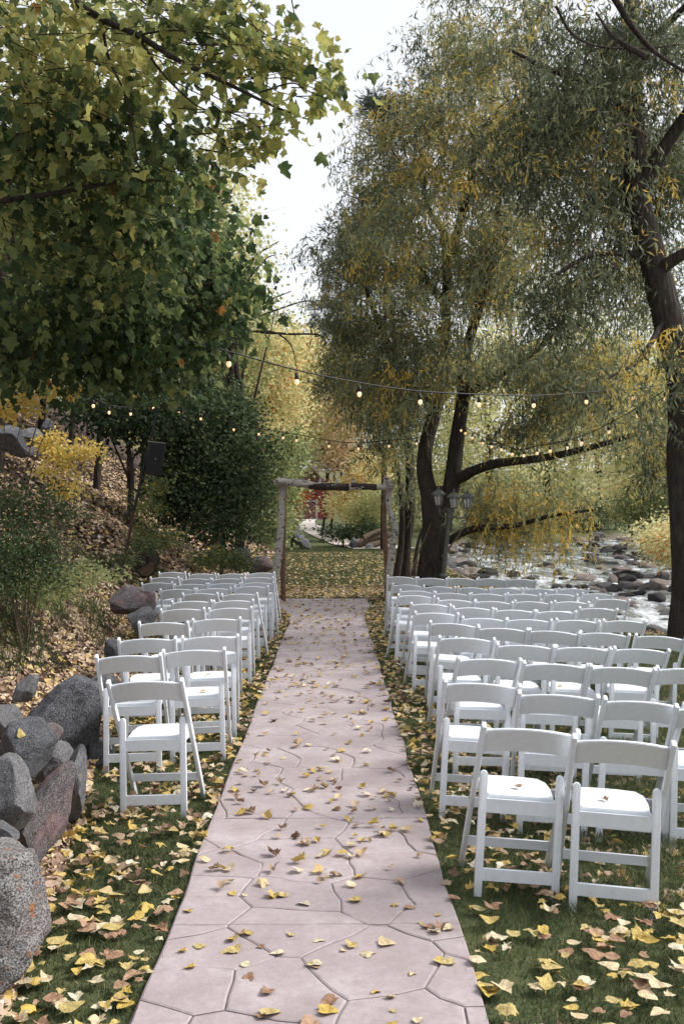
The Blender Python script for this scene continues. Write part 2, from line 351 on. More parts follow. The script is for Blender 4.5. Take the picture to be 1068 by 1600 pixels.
# irregular flagstones
sites = []
for j in range(66):
    for i_ in range(6):
        sites.append((PC-1.15+i_*.46+R.uniform(-.2, .2)+(.23 if j % 2 else 0), PY0-.4+j*.33+R.uniform(-.14, .14)))
ctrl = [PY0, 1.3, 2.75, 4.16, 5.6, 7.3, 9.2, 11.2, 13.4, 15.6, 17.6, PADE]
nst = 0
for s in sites:
    for a0, a1 in zip(ctrl[:-1], ctrl[1:]):
        hl, hr = max(half(a0)[0], half(a1)[0]), max(half(a0)[1], half(a1)[1])
        if s[1] < a0-1 or s[1] > a1+1: continue
        P = [(PC-hl-.0, a0+.003), (PC+hr, a0+.003), (PC+hr, a1-.003), (PC-hl, a1-.003)]
        for q in sites:
            if q is s or abs(q[0]-s[0])+abs(q[1]-s[1]) > 2.2: continue
            dx, dy = q[0]-s[0], q[1]-s[1]; dd = math.hypot(dx, dy)
            P = clip(P, dx/dd, dy/dd, (dx*(s[0]+q[0])/2+dy*(s[1]+q[1])/2)/dd-.0028)
            if len(P) < 3: break
        if len(P) < 3: continue
        area = abs(sum(P[i][0]*P[(i+1) % len(P)][1]-P[(i+1) % len(P)][0]*P[i][1] for i in range(len(P))))/2
        if area < .0008: continue
        D = []
        for i in range(len(P)):
            p, q = P[i], P[(i+1) % len(P)]; m_ = max(1, int(math.hypot(q[0]-p[0], q[1]-p[1])/.09))
            for z_ in range(m_): D.append((p[0]+(q[0]-p[0])*z_/m_, p[1]+(q[1]-p[1])*z_/m_))
        D = np.array(D); x, y = D[:, 0], D[:, 1]
        inner = np.clip((PW-.02-np.abs(x-PC))/.1, 0, 1)
        iny = np.clip(np.minimum(np.abs(y-a0), np.abs(y-a1))/.08, 0, 1)
        x2 = x+.034*sn(x, y, 7.)*inner; y2 = y+.034*sn(x, y, 7., 4)*iny
        lo = PC-np.array([half(v)[0] for v in y2])+(.010*sn(3, y2*3, 2.)+.014)*sn(0, y2, 2.); hi = PC+np.array([half(v)[1] for v in y2])+(.010*sn(3, y2*3, 2.)+.014)*sn(9, y2, 2.)
        x2 = np.clip(x2, lo+.002, hi-.002)
        D = np.c_[x2, y2]; ce = D.mean(0); n_ = len(D)
        inn = D+(ce-D)/np.linalg.norm(ce-D, axis=1)[:, None]*.008
        zt = R.uniform(-.0012, .0012)
        loc = np.array([ce[0], ce[1], 0])
        V = np.vstack([np.c_[inn, np.full(n_, zt)], np.c_[D, np.full(n_, zt-.0035)], np.c_[D, np.full(n_, -.011)]])-loc
        me = bpy.data.meshes.new('flagstone')
        fc = [tuple(range(n_))]+[(i, i+n_, (i+1) % n_+n_, (i+1) % n_) for i in range(n_)]+[(i+n_, i+2*n_, (i+1) % n_+2*n_, (i+1) % n_+n_) for i in range(n_)]
        me.from_pydata([tuple(v) for v in V], [], fc); me.materials.append(M_STONE)
        me.update(); bmm = bmesh.new(); bmm.from_mesh(me); bmesh.ops.recalc_face_normals(bmm, faces=bmm.faces); bmm.to_mesh(me); bmm.free()
        o = link('flagstone', me, path); o.location = loc; nst += 1
print('flagstones', nst)

# ------------------------------------------------------------------ creek water
xw = np.arange(3.0, 30, .16); yw = np.concatenate([np.arange(-6, 45, .16), np.arange(45, 100, .5)])
Xw, Yw = np.meshgrid(xw, yw)
rap = .5+.5*sn(Xw*.8, Yw*.35, 1., 2)
Zw = zw(Yw)+.035*sn(Xw, Yw, 3.1)*rap+.022*sn(Xw, Yw, 7.7, 3)+.05*rap*sn(Xw, Yw, 1.6, 8)
iw = (np.arange(len(yw)-1)[:, None]*len(xw)+np.arange(len(xw)-1)[None]).ravel()
WM, t, b = node_mat('creek_water')
vc = coords(t, (1, .32, 1)); n = noise(t, 1.3, 7, .68, vc, .8); n2 = noise(t, 9, 6, .7, vc, .5); n3 = noise(t, .5, 3, .5, vc)
ad = N(t, 'ShaderNodeMath', operation='MULTIPLY_ADD'); t.links.new(n2.outputs[0], ad.inputs[0]); ad.inputs[1].default_value = .55; t.links.new(n.outputs[0], ad.inputs[2])
foam = ramp(t, [(.70, (0, 0, 0)), (.82, (.4, .4, .4)), (.95, (1, 1, 1))], ad.outputs[0])
deep = ramp(t, [(.3, (.06, .072, .082)), (.7, (.15, .155, .155))], n3.outputs[0])
c = mixc(t, foam.outputs[0], deep.outputs[0], (.72, .76, .80))
t.links.new(c, b.inputs['Base Color'])
rr = ramp(t, [(0, (.12,)*3), (1, (.75,)*3)], foam.outputs[0]); t.links.new(rr.outputs[0], b.inputs['Roughness'])
bump(t, b, ad.outputs[0], .8, .08)
water = link('water', np_mesh('water', np.stack([Xw, Yw, Zw], -1).reshape(-1, 3), np.stack([iw, iw+1, iw+len(xw)+1, iw+len(xw)], 1), WM, None, True)); tag(water, kind='structure')

# ------------------------------------------------------------------ rocks
def rock_mesh(name, seed, mat, sub=4, cuts=9, rough=.05, flat=1.):
    q = random.Random(seed); bm = bmesh.new(); bmesh.ops.create_icosphere(bm, subdivisions=sub, radius=1)
    pl = [(Vector((q.gauss(0, 1), q.gauss(0, 1), q.gauss(0, 1))).normalized(), q.uniform(.50, .84)) for _ in range(cuts+8)]
    from mathutils import noise as MN
    off = Vector((seed*3.1, seed*1.7, 0))
    bx_ = Matrix.Rotation(q.uniform(0, 3), 3, (q.random(), q.random(), q.random()+.1))
    for v in bm.verts:
        p = bx_@v.co; p = Vector([math.copysign(abs(a_)**.62, a_) for a_ in p])*.80; p = bx_.transposed()@p
        for n_, h in pl:
            d_ = p.dot(n_)
            if d_ > h: p -= n_*(d_-h)*1.0
        d_ = MN.fractal(p*1.3+off, 1., 2., 4)*rough*1.3+MN.fractal(p*6+off, .8, 2., 4)*rough*.55
        v.co = p*(1+d_)
    for f in bm.faces: f.smooth = True
    me = bpy.data.meshes.new(name); bm.to_mesh(me); bm.free(); me.materials.append(mat); return me
def rock(loc, size, rot, seed, mat, label, name='boulder', cat='boulder', sub=5, cuts=9, rough=.05, group=None):
    o = link(name, rock_mesh(name, seed, mat, sub, cuts, rough)); o.location = loc; o.scale = size; o.rotation_euler = rot
    return tag(o, label, cat, group)
# near retaining boulders: pixel centre, distance -> place
def rpx(px, py, d, wpx, hpx, dep, rot, seed, mat, label, **kw):
    p = W(px, py, d); s = d/F/2
    return rock(tuple(p), (wpx*s, dep/2, hpx*s), rot, seed, mat, label, **kw)
rpx(-34, 1425, 3.75, 300, 260, 1.15, (0, .22, .25), 3, M_GRANITE_L, 'large pale granite boulder with orange lichen at the near end of the rock wall', cuts=7)
rpx(62, 1290, 4.75, 112, 215, .62, (.05, .52, .2), 12, M_GRANITE_P, 'tall pinkish granite wedge leaning between the rounded boulder and the leafy strip', cuts=12)
rpx(112, 1225, 5.5, 52, 150, .5, (0, .1, .3), 21, M_GRANITE, 'narrow upright grey rock squeezed behind the pink wedge', cuts=10)
rpx(88, 1185, 5.9, 62, 90, .5, (0, .3, 0), 22, M_GRANITE, 'small rounded grey rock tucked under the dark angular boulder', cuts=8)
rpx(4, 1252, 4.5, 108, 150, .6, (.2, 0, .3), 34, M_GRANITE, 'rounded speckled grey boulder above the lichen boulder', cuts=5)
rpx(44, 1170, 5.2, 140, 112, .55, (.1, -.15, .2), 45, M_GRANITE_D, 'dark angular boulder with a fallen leaf on its top', cuts=14)
rpx(104, 1128, 6.9, 150, 178, .6, (0, .35, .1), 7, M_GRANITE_D, 'big dark humped boulder left of the first row chairs', cuts=6)
rpx(158, 1180, 7.0, 60, 85, .45, (0, -.2, 0), 8, M_GRANITE_D, 'low dark rock against the legs of the nearest left chairs', cuts=9)
rpx(158, 1075, 7.7, 62, 95, .5, (0, .3, .4), 9, M_GRANITE, 'blocky grey rock behind the big humped boulder', cuts=9)
rpx(8, 1118, 6.4, 70, 62, .4, (0, 0, .5), 51, M_GRANITE, 'grey rock half buried in leaves at the left picture edge', cuts=9)
rpx(42, 1075, 7.2, 42, 56, .35, (0, .5, 0), 52, M_GRANITE, 'small bluish rock poking out of the litter slope', cuts=10)
rpx(-2, 1300, 4.25, 58, 52, .35, (0, 0, .9), 53, M_GRANITE, 'fist shaped grey stone wedged on top of the lichen boulder', cuts=9)
rpx(75, 1150, 5.6, 60, 40, .4, (0, 0, .2), 57, M_GRANITE_P, 'small reddish stone below the humped boulder', cuts=9)
rpx(205, 935, 13.6, 92, 62, .9, (0, .15, .3), 54, M_GRANITE_P, 'pale pink boulder beside the farther left chairs', cuts=9)
rpx(222, 970, 12.4, 60, 50, .6, (0, -.2, .1), 55, M_GRANITE, 'grey boulder in front of the pale pink one', cuts=9)
rpx(182, 1015, 9.6, 60, 50, .5, (0, -.2, .1), 56, M_GRANITE_D, 'dark shaded rock at the foot of the slope by the fourth left row', cuts=9)
rpx(402, 884, 20.5, 62, 44, 1.0, (0, .1, .2), 61, M_GRANITE_P, 'brownish boulder left of the birch arch', cuts=9)
rpx(380, 868, 22.5, 40, 36, .8, (0, .1, .2), 62, M_GRANITE_D, 'dark boulder under the shrub left of the arch', cuts=9)
rpx(15, 690, 17.5, 75, 66, 1.2, (0, .2, .2), 63, M_GRANITE_D, 'large grey boulder high on the leafy slope', cuts=11)
rpx(52, 682, 18.5, 44, 30, .8, (0, .1, .2), 64, M_GRANITE, 'smooth rounded boulder below the large slope boulder', cuts=6)
rpx(74, 672, 19.5, 36, 36, .7, (0, .1, .2), 65, M_GRANITE_D, 'dark boulder behind the smooth rounded one on the slope', cuts=9)
rpx(60, 708, 17, 40, 26, .7, (0, .1, .2), 66, M_GRANITE_P, 'low rock amid litter under the slope boulders', cuts=9)
dark_boulder = [o for o in bpy.data.objects if 'fallen leaf on its top' in str(o.get('label'))][0]
# dark leaning slab rocks beside the far lawn
x, y, z, d = at(468, 858)
rock((x-.2, y, z+.9), (.42, .6, 1.25), (0, -.42, .2), 71, M_GRANITE_D, 'dark tall leaning rock at the left edge of the far lawn', cuts=12)
rock((x+.2, y-.3, z+.25), (.38, .4, .5), (0, -.5, .2), 72, M_GRANITE_D, 'smaller dark rock at the base of the tall leaning rock', cuts=12)
# river rocks
RM = [[rock_mesh('river_rock', 100+i*7+k_*31, M_RIVER[k_], 3, 8, .05) for i in range(5)] for k_ in range(3)]
words = ['grey', 'pinkish tan', 'wet black']
fixed = [(924, 878, 34, 22, 0, 'rounded'), (975, 900, 40, 18, 2, 'long flat'), (955, 909, 26, 20, 1, 'pale'), (978, 918, 44, 16, 0, 'broad'), (1000, 921, 28, 10, 2, 'low'), (880, 905, 20, 8, 2, 'small'), (910, 919, 26, 10, 2, 'split'), (1025, 938, 40, 22, 2, 'heaped'), (978, 932, 38, 10, 2, 'flat'), (887, 918, 14, 9, 2, 'pointed'),
         (870, 898, 20, 18, 0, 'mossy'), (760, 897, 40, 20, 2, 'shaded'), (800, 900, 30, 18, 0, 'half hidden'), (715, 882, 44, 18, 1, 'pinkish'), (735, 893, 34, 14, 1, 'tilted'), (1035, 905, 30, 26, 0, 'blocky'), (1050, 925, 26, 26, 0, 'square'), (700, 905, 34, 26, 2, 'dark tilted')]
for px, py, wp, hp, k_, wd in fixed:
    dd = 2.845/((py-800)/F+.015); p = W(px, py, dd); s = dd/F/2
    o = link('river_rock', RM[k_][R.randrange(5)]); o.location = (p[0], p[1], p[2]+hp*s*.25); o.scale = (wp*s, wp*s*.8, hp*s*1.15); o.rotation_euler = (R.uniform(-.15, .15), R.uniform(-.15, .15), R.uniform(0, .6))
    tag(o, f'{wd} {words[k_]} rock standing in the creek at {"the right" if px > 940 else "the left" if px < 820 else "the middle"}', 'rock', 'rocks in the creek')
cnt = 0
for _ in range(4000):
    if cnt >= 235: break
    y = R.uniform(16, 66); fr = R.random()
    e_, r_ = float(edge(y)), float(redge(y))
    bank = R.random()
    if bank < .22: x = e_+R.uniform(.2, 1.5)
    elif bank < .72: x = r_+R.uniform(-2.5, 2.8)
    else: x = R.uniform(e_+.8, r_) if y > 34 else R.uniform(r_-3.5, r_)
    px = 519+x/y*F
    if px > 1085: continue
    s = R.uniform(.12, .32)*(1+y/70); k_ = R.choices((0, 1, 2), (5, 5, 3))[0]
    o = link('river_rock', RM[k_][R.randrange(5)]); zz = max(float(T(x, y)), float(zw(y))-.05)
    o.location = (x, y, zz+.12*s); o.scale = (s*R.uniform(.9, 1.5), s*R.uniform(.8, 1.2), s*R.uniform(.4, .7)); o.rotation_euler = (R.uniform(-.25, .25), R.uniform(-.25, .25), R.uniform(0, 6))
    zone = 'along the near bank of the creek' if bank < .22 else 'on the far gravel bank of the creek' if bank < .72 else 'out in the creek current'
    tag(o, f'{"large" if s > .3 else "small"} {words[k_]} rock {zone}, {"left part" if px < 800 else "right part" if px > 960 else "middle part"}, {"nearer" if y < 30 else "farther" if y > 48 else "halfway"} stretch', 'rock', f'{words[k_]} rocks {zone}'); cnt += 1

# ------------------------------------------------------------------ chairs
def bar(bm, a, b_, wx, wt, round_top=False, bev=.004):
    """bar from a to b, section wx along world x (or the perpendicular) and wt across"""
    a = Vector(a); b_ = Vector(b_); d = (b_-a); L_ = d.length; d.normalize()
    xa = Vector((1, 0, 0)) if abs(d.x) < .9 else Vector((0, 0, 1)); ya = d.cross(xa).normalized(); xa = ya.cross(d).normalized()
    if not round_top:
        g = bmesh.ops.create_cube(bm, size=1)['verts']
        for v in g: c_ = v.co.copy(); v.co = a+d*((c_.z+.5)*L_)+xa*(c_.x*wx)+ya*(c_.y*wt)
        ed = {e for v in g for e in v.link_edges}
        bmesh.ops.bevel(bm, geom=list(ed), offset=bev, segments=2, affect='EDGES', profile=.5)
    else:
        prof = [(-wx/2, 0), (wx/2, 0), (wx/2, L_-wx/2)]+[(wx/2*math.cos(t_), L_-wx/2+wx/2*math.sin(t_)) for t_ in np.linspace(0, math.pi, 7)[1:-1]]+[(-wx/2, L_-wx/2)]
        fr = [bm.verts.new(a+xa*p+d*q+ya*(wt/2)) for p, q in prof]; bk = [bm.verts.new(a+xa*p+d*q-ya*(wt/2)) for p, q in prof]
        f1 = bm.faces.new(fr); f2 = bm.faces.new(bk[::-1]); n_ = len(prof)
        for i in range(n_): bm.faces.new((fr[i], bk[i], bk[(i+1) % n_], fr[(i+1) % n_]))
        bmesh.ops.recalc_face_normals(bm, faces=bm.faces)
        ed = list(f1.edges)+list(f2.edges)
        bmesh.ops.bevel(bm, geom=ed, offset=bev, segments=2, affect='EDGES', profile=.5)
def bobj(name, fn, mat, parent):
    bm = bmesh.new(); fn(bm); me = bpy.data.meshes.new(name); bm.to_mesh(me); bm.free(); me.materials.append(mat)
    for p in me.polygons: p.use_smooth = True
    me.set_sharp_from_angle(angle=math.radians(38))
    return link(name, me, parent)
def grid_slab(bm, fn, nu, nv, th):
    """fn(u,v)->Vector front surface; thickness along th vector"""
    A = [[bm.verts.new(fn(i/nu, j/nv)) for j in range(nv+1)] for i in range(nu+1)]
    B = [[bm.verts.new(Vector(fn(i/nu, j/nv))+th) for j in range(nv+1)] for i in range(nu+1)]
    for i in range(nu):
        for j in range(nv):
            bm.faces.new((A[i][j], A[i+1][j], A[i+1][j+1], A[i][j+1])); bm.faces.new((B[i][j+1], B[i+1][j+1], B[i+1][j], B[i][j]))
    for i in range(nu):
        bm.faces.new((A[i+1][0], A[i][0], B[i][0], B[i+1][0])); bm.faces.new((A[i][nv], A[i+1][nv], B[i+1][nv], B[i][nv]))
    for j in range(nv):
        bm.faces.new((A[0][j], A[0][j+1], B[0][j+1], B[0][j])); bm.faces.new((A[nu][j+1], A[nu][j], B[nu][j], B[nu][j+1]))
    bmesh.ops.recalc_face_normals(bm, faces=bm.faces)
SX = .208
def sty(z): return .25-.6125*z
def make_chair():
    c_ = empty('folding_chair', (0, 0, 0))
    for s in (-1, 1):
        bobj('back_post', lambda bm: bar(bm, (s*SX, sty(0), 0), (s*SX, sty(.80), .80), .024, .040, False, .007), M_WHITE, c_)
        bobj('rear_leg', lambda bm: bar(bm, (s*(SX-.034), -.155, 0), (s*(SX-.034), -.095, .56), .036, .022, True, .004), M_WHITE, c_)
    bobj('rear_stretcher', lambda bm: bar(bm, (-SX+.05, -.144, .10), (SX-.05, -.144, .10), .046, .018), M_WHITE, c_)
    bobj('front_stretcher', lambda bm: bar(bm, (-SX+.011, sty(.15), .15), (SX-.011, sty(.15), .15), .036, .016), M_WHITE, c_)
    def seat(bm):
        o_ = [(-.15, -.10), (.15, -.10), (.165, .05), (.165, .17), (.135, .235), (.05, .25), (-.05, .25), (-.135, .235), (-.165, .17), (-.165, .05)]
        ce_ = bm.verts.new((0, .07, .443))
        top = [bm.verts.new((x_, y_, .452)) for x_, y_ in o_]; mid = [bm.verts.new((x_*.8, .07+(y_-.07)*.8, .447)) for x_, y_ in o_]; bot = [bm.verts.new((x_, y_, .430)) for x_, y_ in o_]
        n_ = len(o_)
        for i in range(n_):
            j = (i+1) % n_; bm.faces.new((ce_, mid[i], mid[j])); bm.faces.new((mid[i], top[i], top[j], mid[j])); bm.faces.new((top[i], bot[i], bot[j], top[j]))
        f = bm.faces.new(bot[::-1]); bmesh.ops.recalc_face_normals(bm, faces=bm.faces)
        bmesh.ops.bevel(bm, geom=[e for e in bm.edges if e.verts[0] in top and e.verts[1] in top], offset=.005, segments=2, affect='EDGES')
    bobj('seat', seat, M_WHITE, c_)
    def rails(bm):
        bar(bm, (-SX+.052, -.112, .405), (SX-.052, -.112, .405), .056, .016)
        for s in (-1, 1): bar(bm, (s*.158, -.10, .412), (s*.158, .20, .412), .016, .032)
    bobj('seat_rail', rails, M_WHITE, c_)
    def back(bm):
        def fn(u, v):
            x_ = (u-.5)*2*(SX-.012); k_ = 1-(2*u-1)**2; z_ = .655+.022*k_+v*.113
            return (x_, sty(z_)-.010-.022*k_+.008, z_)
        grid_slab(bm, fn, 12, 3, Vector((0, .013, .008)))
        ed = [e_ for e_ in bm.edges if len(e_.link_faces) == 2 and e_.calc_face_angle(0) > 1.]
        bmesh.ops.bevel(bm, geom=ed, offset=.003, segments=2, affect='EDGES')
    bobj('backrest', back, M_WHITE, c_)
    def scr(bm):
        for s in (-1, 1):
            for z_ in (.40, .52): 
                m_ = Matrix.Translation((s*(SX+.013), sty(z_)-.0, z_))@Matrix.Rotation(math.pi/2, 4, 'Y')
                bmesh.ops.create_cone(bm, segments=8, radius1=.006, radius2=.005, depth=.004, cap_ends=True, matrix=m_)
    bobj('screw', scr, M_SCREW, c_)
    return c_
chair0 = make_chair(); kids0 = list(chair0.children)
ORD = ['first', 'second', 'third', 'fourth', 'fifth', 'sixth', 'seventh', 'eighth', 'ninth', 'tenth', 'eleventh']
right_rows = [
 [(810, 1140), (960.6, 1158)],
 [(740, 1070), (863, 1087.5), (991, 1098), (1110, 1109)],
 [(756, 1032.7), (858.7, 1039.5), (961.5, 1045), (1066, 1046)],
 [(721.6, 999), (813, 1009.5), (902, 1013), (993.4, 1015.3)],
 [(699.7, 975), (778.7, 982.5), (856.4, 987), (936, 991), (1023, 995.7)],
 [(676, 959), (750, 967.5), (822, 970), (895, 970.5), (970.6, 971)],
 [(666.8, 945.4), (733, 951.4), (799, 955), (865.5, 956.3), (929.5, 952)],
 [(644, 932), (705.6, 938.5), (765, 941), (826.7, 941), (888, 941.5), (952, 937.7)],
 [(646, 924.5), (701, 927.6), (758, 929), (814, 929.6), (872, 930.2), (929.5, 929.4)],
 [(632.5, 914.8), (682.8, 918), (735, 919.6), (788, 920.8), (840, 921.5), (893, 921.8)],
 [(623, 902), (671, 904.3), (717, 904.8), (765, 905.5), (811, 907)]]
left_rows = [
 [(234.7, 1066.7)], [(308, 1017), (204.6, 1027)], [(331, 996), (232, 999)], [(341.6, 968.5), (256.2, 973.6)],
 [(362.7, 951), (289, 953)], [(367.4, 939.7), (300.7, 940.2)], [(378, 929.2), (314.7, 928.5)], [(393.1, 917.5), (335.8, 920.5), (279.6, 921.5)],
 [(403.7, 911), (352.2, 912.8), (301, 914), (248, 911.5)], [(406, 902.8), (356.8, 904.6), (307.7, 905), (258.5, 902.8)],
 [(409.5, 896), (364, 897.6), (317, 897.4), (270.2, 894.8)]]
first = True; seats = []
def place_chair(x, y, rz, label, group, roll=0.):
    global first
    if first: c_ = chair0; first = False
    else:
        c_ = chair0.copy(); COL.objects.link(c_)
        for k_ in kids0: q = k_.copy(); COL.objects.link(q); q.parent = c_
    c_.location = (x, y, float(T(x, y))+.008); c_.rotation_euler = (R.uniform(-.008, .008), roll+R.gauss(0, .008), rz)
    tag(c_, label, 'chair', group); seats.append((x, y, rz))
for side, rows in (('right', right_rows), ('left', left_rows)):
    for ri, row in enumerate(rows):
        pts = []
        for px, py in row:
            zg = -.02
            for _ in range(6):
                d = (CAMH-.785-zg)*F/(py-800); p = W(px, py, d); zg = float(T(p[0], p[1]))+.008
            pts.append(p)
        if len(pts) > 1:
            a = np.array(pts); sl_ = np.polyfit(a[:, 0], a[:, 1], 1)[0]
        else: sl_ = -.05
        for ci, p in enumerate(pts):
            if len(pts) > 2 and ri > 4: p = p*1.; 
            rz = float(np.clip(math.atan(sl_)*.8, -.09, .09))+R.gauss(0, .035)
            off = .245
            x = p[0]-math.sin(rz)*off; y = p[1]+math.cos(rz)*off
            place_chair(x, y, rz, f'white folding chair {side} of the aisle, {ORD[ri]} row from camera, {ORD[ci]} seat from aisle', f'folding chairs {side} of the aisle', (.052 if side == 'right' else -.022)+(.012 if ri == 0 and ci == 0 and side == 'right' else 0)-(.02 if side == 'left' and ri == 0 else 0))

# ------------------------------------------------------------------ leaves lying about
def leaf_tpl(kind, curl, seed):
    q = random.Random(seed)
    if kind == 'heart':
        o_ = [(0, 0), (.28, -.04), (.46, .12), (.48, .34), (.34, .60), (.16, .82), (0, 1.02), (-.16, .82), (-.34, .60), (-.48, .34), (-.46, .12), (-.28, -.04)]
    else:
        o_ = [(0, 0), (.22, -.02), (.42, .10), (.38, .26), (.56, .46), (.36, .56), (.27, .60), (.17, .82), (0, 1.04), (-.17, .82), (-.27, .60), (-.36, .56), (-.56, .46), (-.38, .26), (-.42, .10), (-.22, -.02)]
    n_ = len(o_)
    V = [(0, .42, 0)]+[(x_*.55*q.uniform(.8, 1.2), .42+(y_-.42)*.55, 0) for x_, y_ in o_]+[(x_*q.uniform(.82, 1.14), y_+q.uniform(-.04, .04), 0) for x_, y_ in o_]
    V = np.array(V); x_, y_ = V[:, 0], V[:, 1]
    z_ = curl*(x_**2*1.5+(y_-.45)**2*.9)+.16*abs(curl)*np.sin(x_*7+q.uniform(0, 6))+.12*abs(curl)*np.sin(y_*8+x_*4+q.uniform(0, 6))-.12*abs(curl)*(np.abs(x_) < .06)
    z_ = z_+np.array([q.gauss(0, .05*abs(curl)) for _ in z_])
    V = np.c_[x_*(1-.25*abs(curl)), y_-.45, z_-z_.min()]
    f = [(0, 1+i, 1+(i+1) % n_) for i in range(n_)]
    for i in range(n_):
        j = (i+1) % n_; f += [(1+i, 1+n_+i, 1+n_+j), (1+i, 1+n_+j, 1+j)]
    f = np.array(f)
    # stalk
    V = np.vstack([V, [(-.012, -.45, z_[1+n_]-z_.min()), (.012, -.45, z_[1+n_]-z_.min()), (.06, -.85, .05)]]); m_ = len(V)
    f = np.vstack([f, [(m_-3, m_-2, m_-1)]])
    return V, f
FT = [leaf_tpl(('heart', 'lobed')[i % 2], c_, i) for i, c_ in enumerate((.28, .42, -.35, .62, .22, -.5, .7, .35))]
CHV = np.array([(0, -.45, .1), (.38, -.2, .22), (.42, .12, .1), (0, .55, .2), (-.42, .12, .18), (-.38, -.2, .05), (0, 0, 0)]); CHF = np.array([(6, i, (i+1) % 6) for i in range(6)])
leafmesh = {k: [np_mesh('fallen_leaf', v*np.array([1, 1, 1]), f, m) for v, f in FT] for k, m in M_FALL.items()}
def on_path(x, y): return PY0 < y < PADE and PC-half(y)[0] < x < PC+half(y)[1]
cands = []
for _ in range(60000):
    y = 3.2+ (R.random()**1.0)*20; x = R.uniform(-3.2, 5.3)
    if x < foot(y)+.03 or x > edge(y): continue
    p = on_path(x, y)
    if p: dens = .10+.09*(sn(x, y, 1.6, 1) > .2)+(.08 if y < 6.5 else 0)
    elif x < PC: dens = .95 if x < foot(y)+.75 or y > 4.9 else .45
    else: dens = .48+.30*(sn(x, y, .9, 2)+.3) + (.4 if x < .95 and y > 5 else 0)
    if R.random() < dens: cands.append((x, y, p))
cands = cands[:18000]
cands.sort(key=lambda c_: c_[1]**2+c_[0]**2)
def vis(c_):
    px = 519+c_[0]/c_[1]*F; py = 800+CAMH/c_[1]*F
    return -10 < px < 1078 and py < 1615
near = [c_ for c_ in cands if vis(c_)][:285]; ns = set(near)
for x, y, p in near:
    if p: k_ = R.choices(('yellow', 'brown', 'cream'), (6, 2.5, 3))[0]
    else: k_ = R.choices(('yellow', 'brown', 'cream'), (5, 4, 3))[0]
    o = link('fallen_leaf', R.choice(leafmesh[k_])); s = R.uniform(.035, .095)*(.8 if p else .95)
    o.location = (x, y, .001 if p else R.uniform(-.005, .012)); o.scale = (s, s, s*R.uniform(.35, 1.0)); o.rotation_euler = (R.gauss(0, .09), R.gauss(0, .09), R.uniform(0, 6.28))
    pl = 'on the pink aisle' if p else ('on the left grass' if x < 0 else 'on the right grass')
    hx = (('left half' if x < PC-.2 else 'right half' if x > PC+.2 else 'middle')) if p else ('near the aisle' if abs(x-PC) < PW+.4 else 'away from aisle')
    hy = 'at the picture bottom' if y < 4.0 else 'behind the front chairs' if y < 4.7 else 'beside the front chairs' if y < 5.8 else 'past the front chairs'
    mi = list(leafmesh[k_]).index(o.data)
    tag(o, f'{"large" if s > .068 else "small"} {"lobed" if mi % 2 else "oval"} {k_} leaf {pl}, {hx}, {hy}', 'leaf', f'{k_} fallen leaves {pl}')
# leaves on chair seats and on the dark boulder
for idx, k_ in ((0, 'brown'), (1, 'brown'), (52+1, 'yellow'), (52+3, 'yellow'), (7, 'yellow'), (8, 'cream'), (12, 'yellow'), (54, 'cream')):
    if idx >= len(seats): continue
    x, y, rz = seats[idx]; o = link('fallen_leaf', leafmesh[k_][idx % 8]); s = .045
    o.location = (x+R.uniform(-.05, .05), y+.05, float(T(x, y))+.459); o.scale = (s, s, s); o.rotation_euler = (0, 0, R.uniform(0, 6))
    tag(o, f'{k_} leaf lying on a white chair seat, {"right" if x > 0 else "left"} of aisle, {y:.0f} metres off', 'leaf', 'leaves fallen on the chair seats')
bpy.context.view_layer.update()
mi_ = dark_boulder.matrix_world.inverted()
for (px, py) in ((30, 1150), (32, 1146), (28, 1142), (40, 1150), (50, 1140)):
    a_ = mi_@cam.location; d_ = (mi_@Vector(W(px, py, 6)))-a_; hit, hp, hn, _ = dark_boulder.ray_cast(a_, d_.normalized())
    wn = (dark_boulder.matrix_world.to_3x3().inverted().transposed()@hn).normalized() if hit else Vector()
    if hit and wn.z > .45:
        o = link('fallen_leaf', leafmesh['yellow'][2]); o.location = dark_boulder.matrix_world@hp+wn*.004; o.scale = (.05, .05, .04); o.rotation_euler = wn.to_track_quat('Z', 'Y').to_euler()
        tag(o, 'orange yellow leaf lying on top of the dark angular boulder', 'leaf'); break
rest = np.array([(x, y, .002 if p else .006) for (x, y, p) in cands if (x, y, p) not in ns]); 
mb = MB(); q = rng.integers(0, 8, len(rest))
for i in range(8):
    P = rest[q == i].copy(); n_ = len(P)
    P[:, 2] += rng.uniform(0, .012, n_)+np.where(P[:, 0] > PC+PW, T(P[:, 0], P[:, 1])+.03, 0)
    nrm = np.c_[rng.normal(0, .22, (n_, 2)), np.ones(n_)]; a = rng.uniform(0, 6.28, n_); dr = np.c_[np.cos(a), np.sin(a), np.zeros(n_)]
    dr -= nrm*(np.sum(dr*nrm, 1)/np.sum(nrm*nrm, 1))[:, None]
    Mx = rotm(dr, nrm); Mx = np.stack([-Mx[:, :, 0]*-1, Mx[:, :, 1], Mx[:, :, 2]], 2)
    scatter(mb, FT[i][0], FT[i][1], P, Mx, rng.uniform(.035, .075, n_), rng.beta(2, 1.3, n_))
tag(mb.build('scattered_leaves', M_LITTER), 'scattered yellow and brown leaves covering the lawn and aisle', 'leaves', kind='stuff')
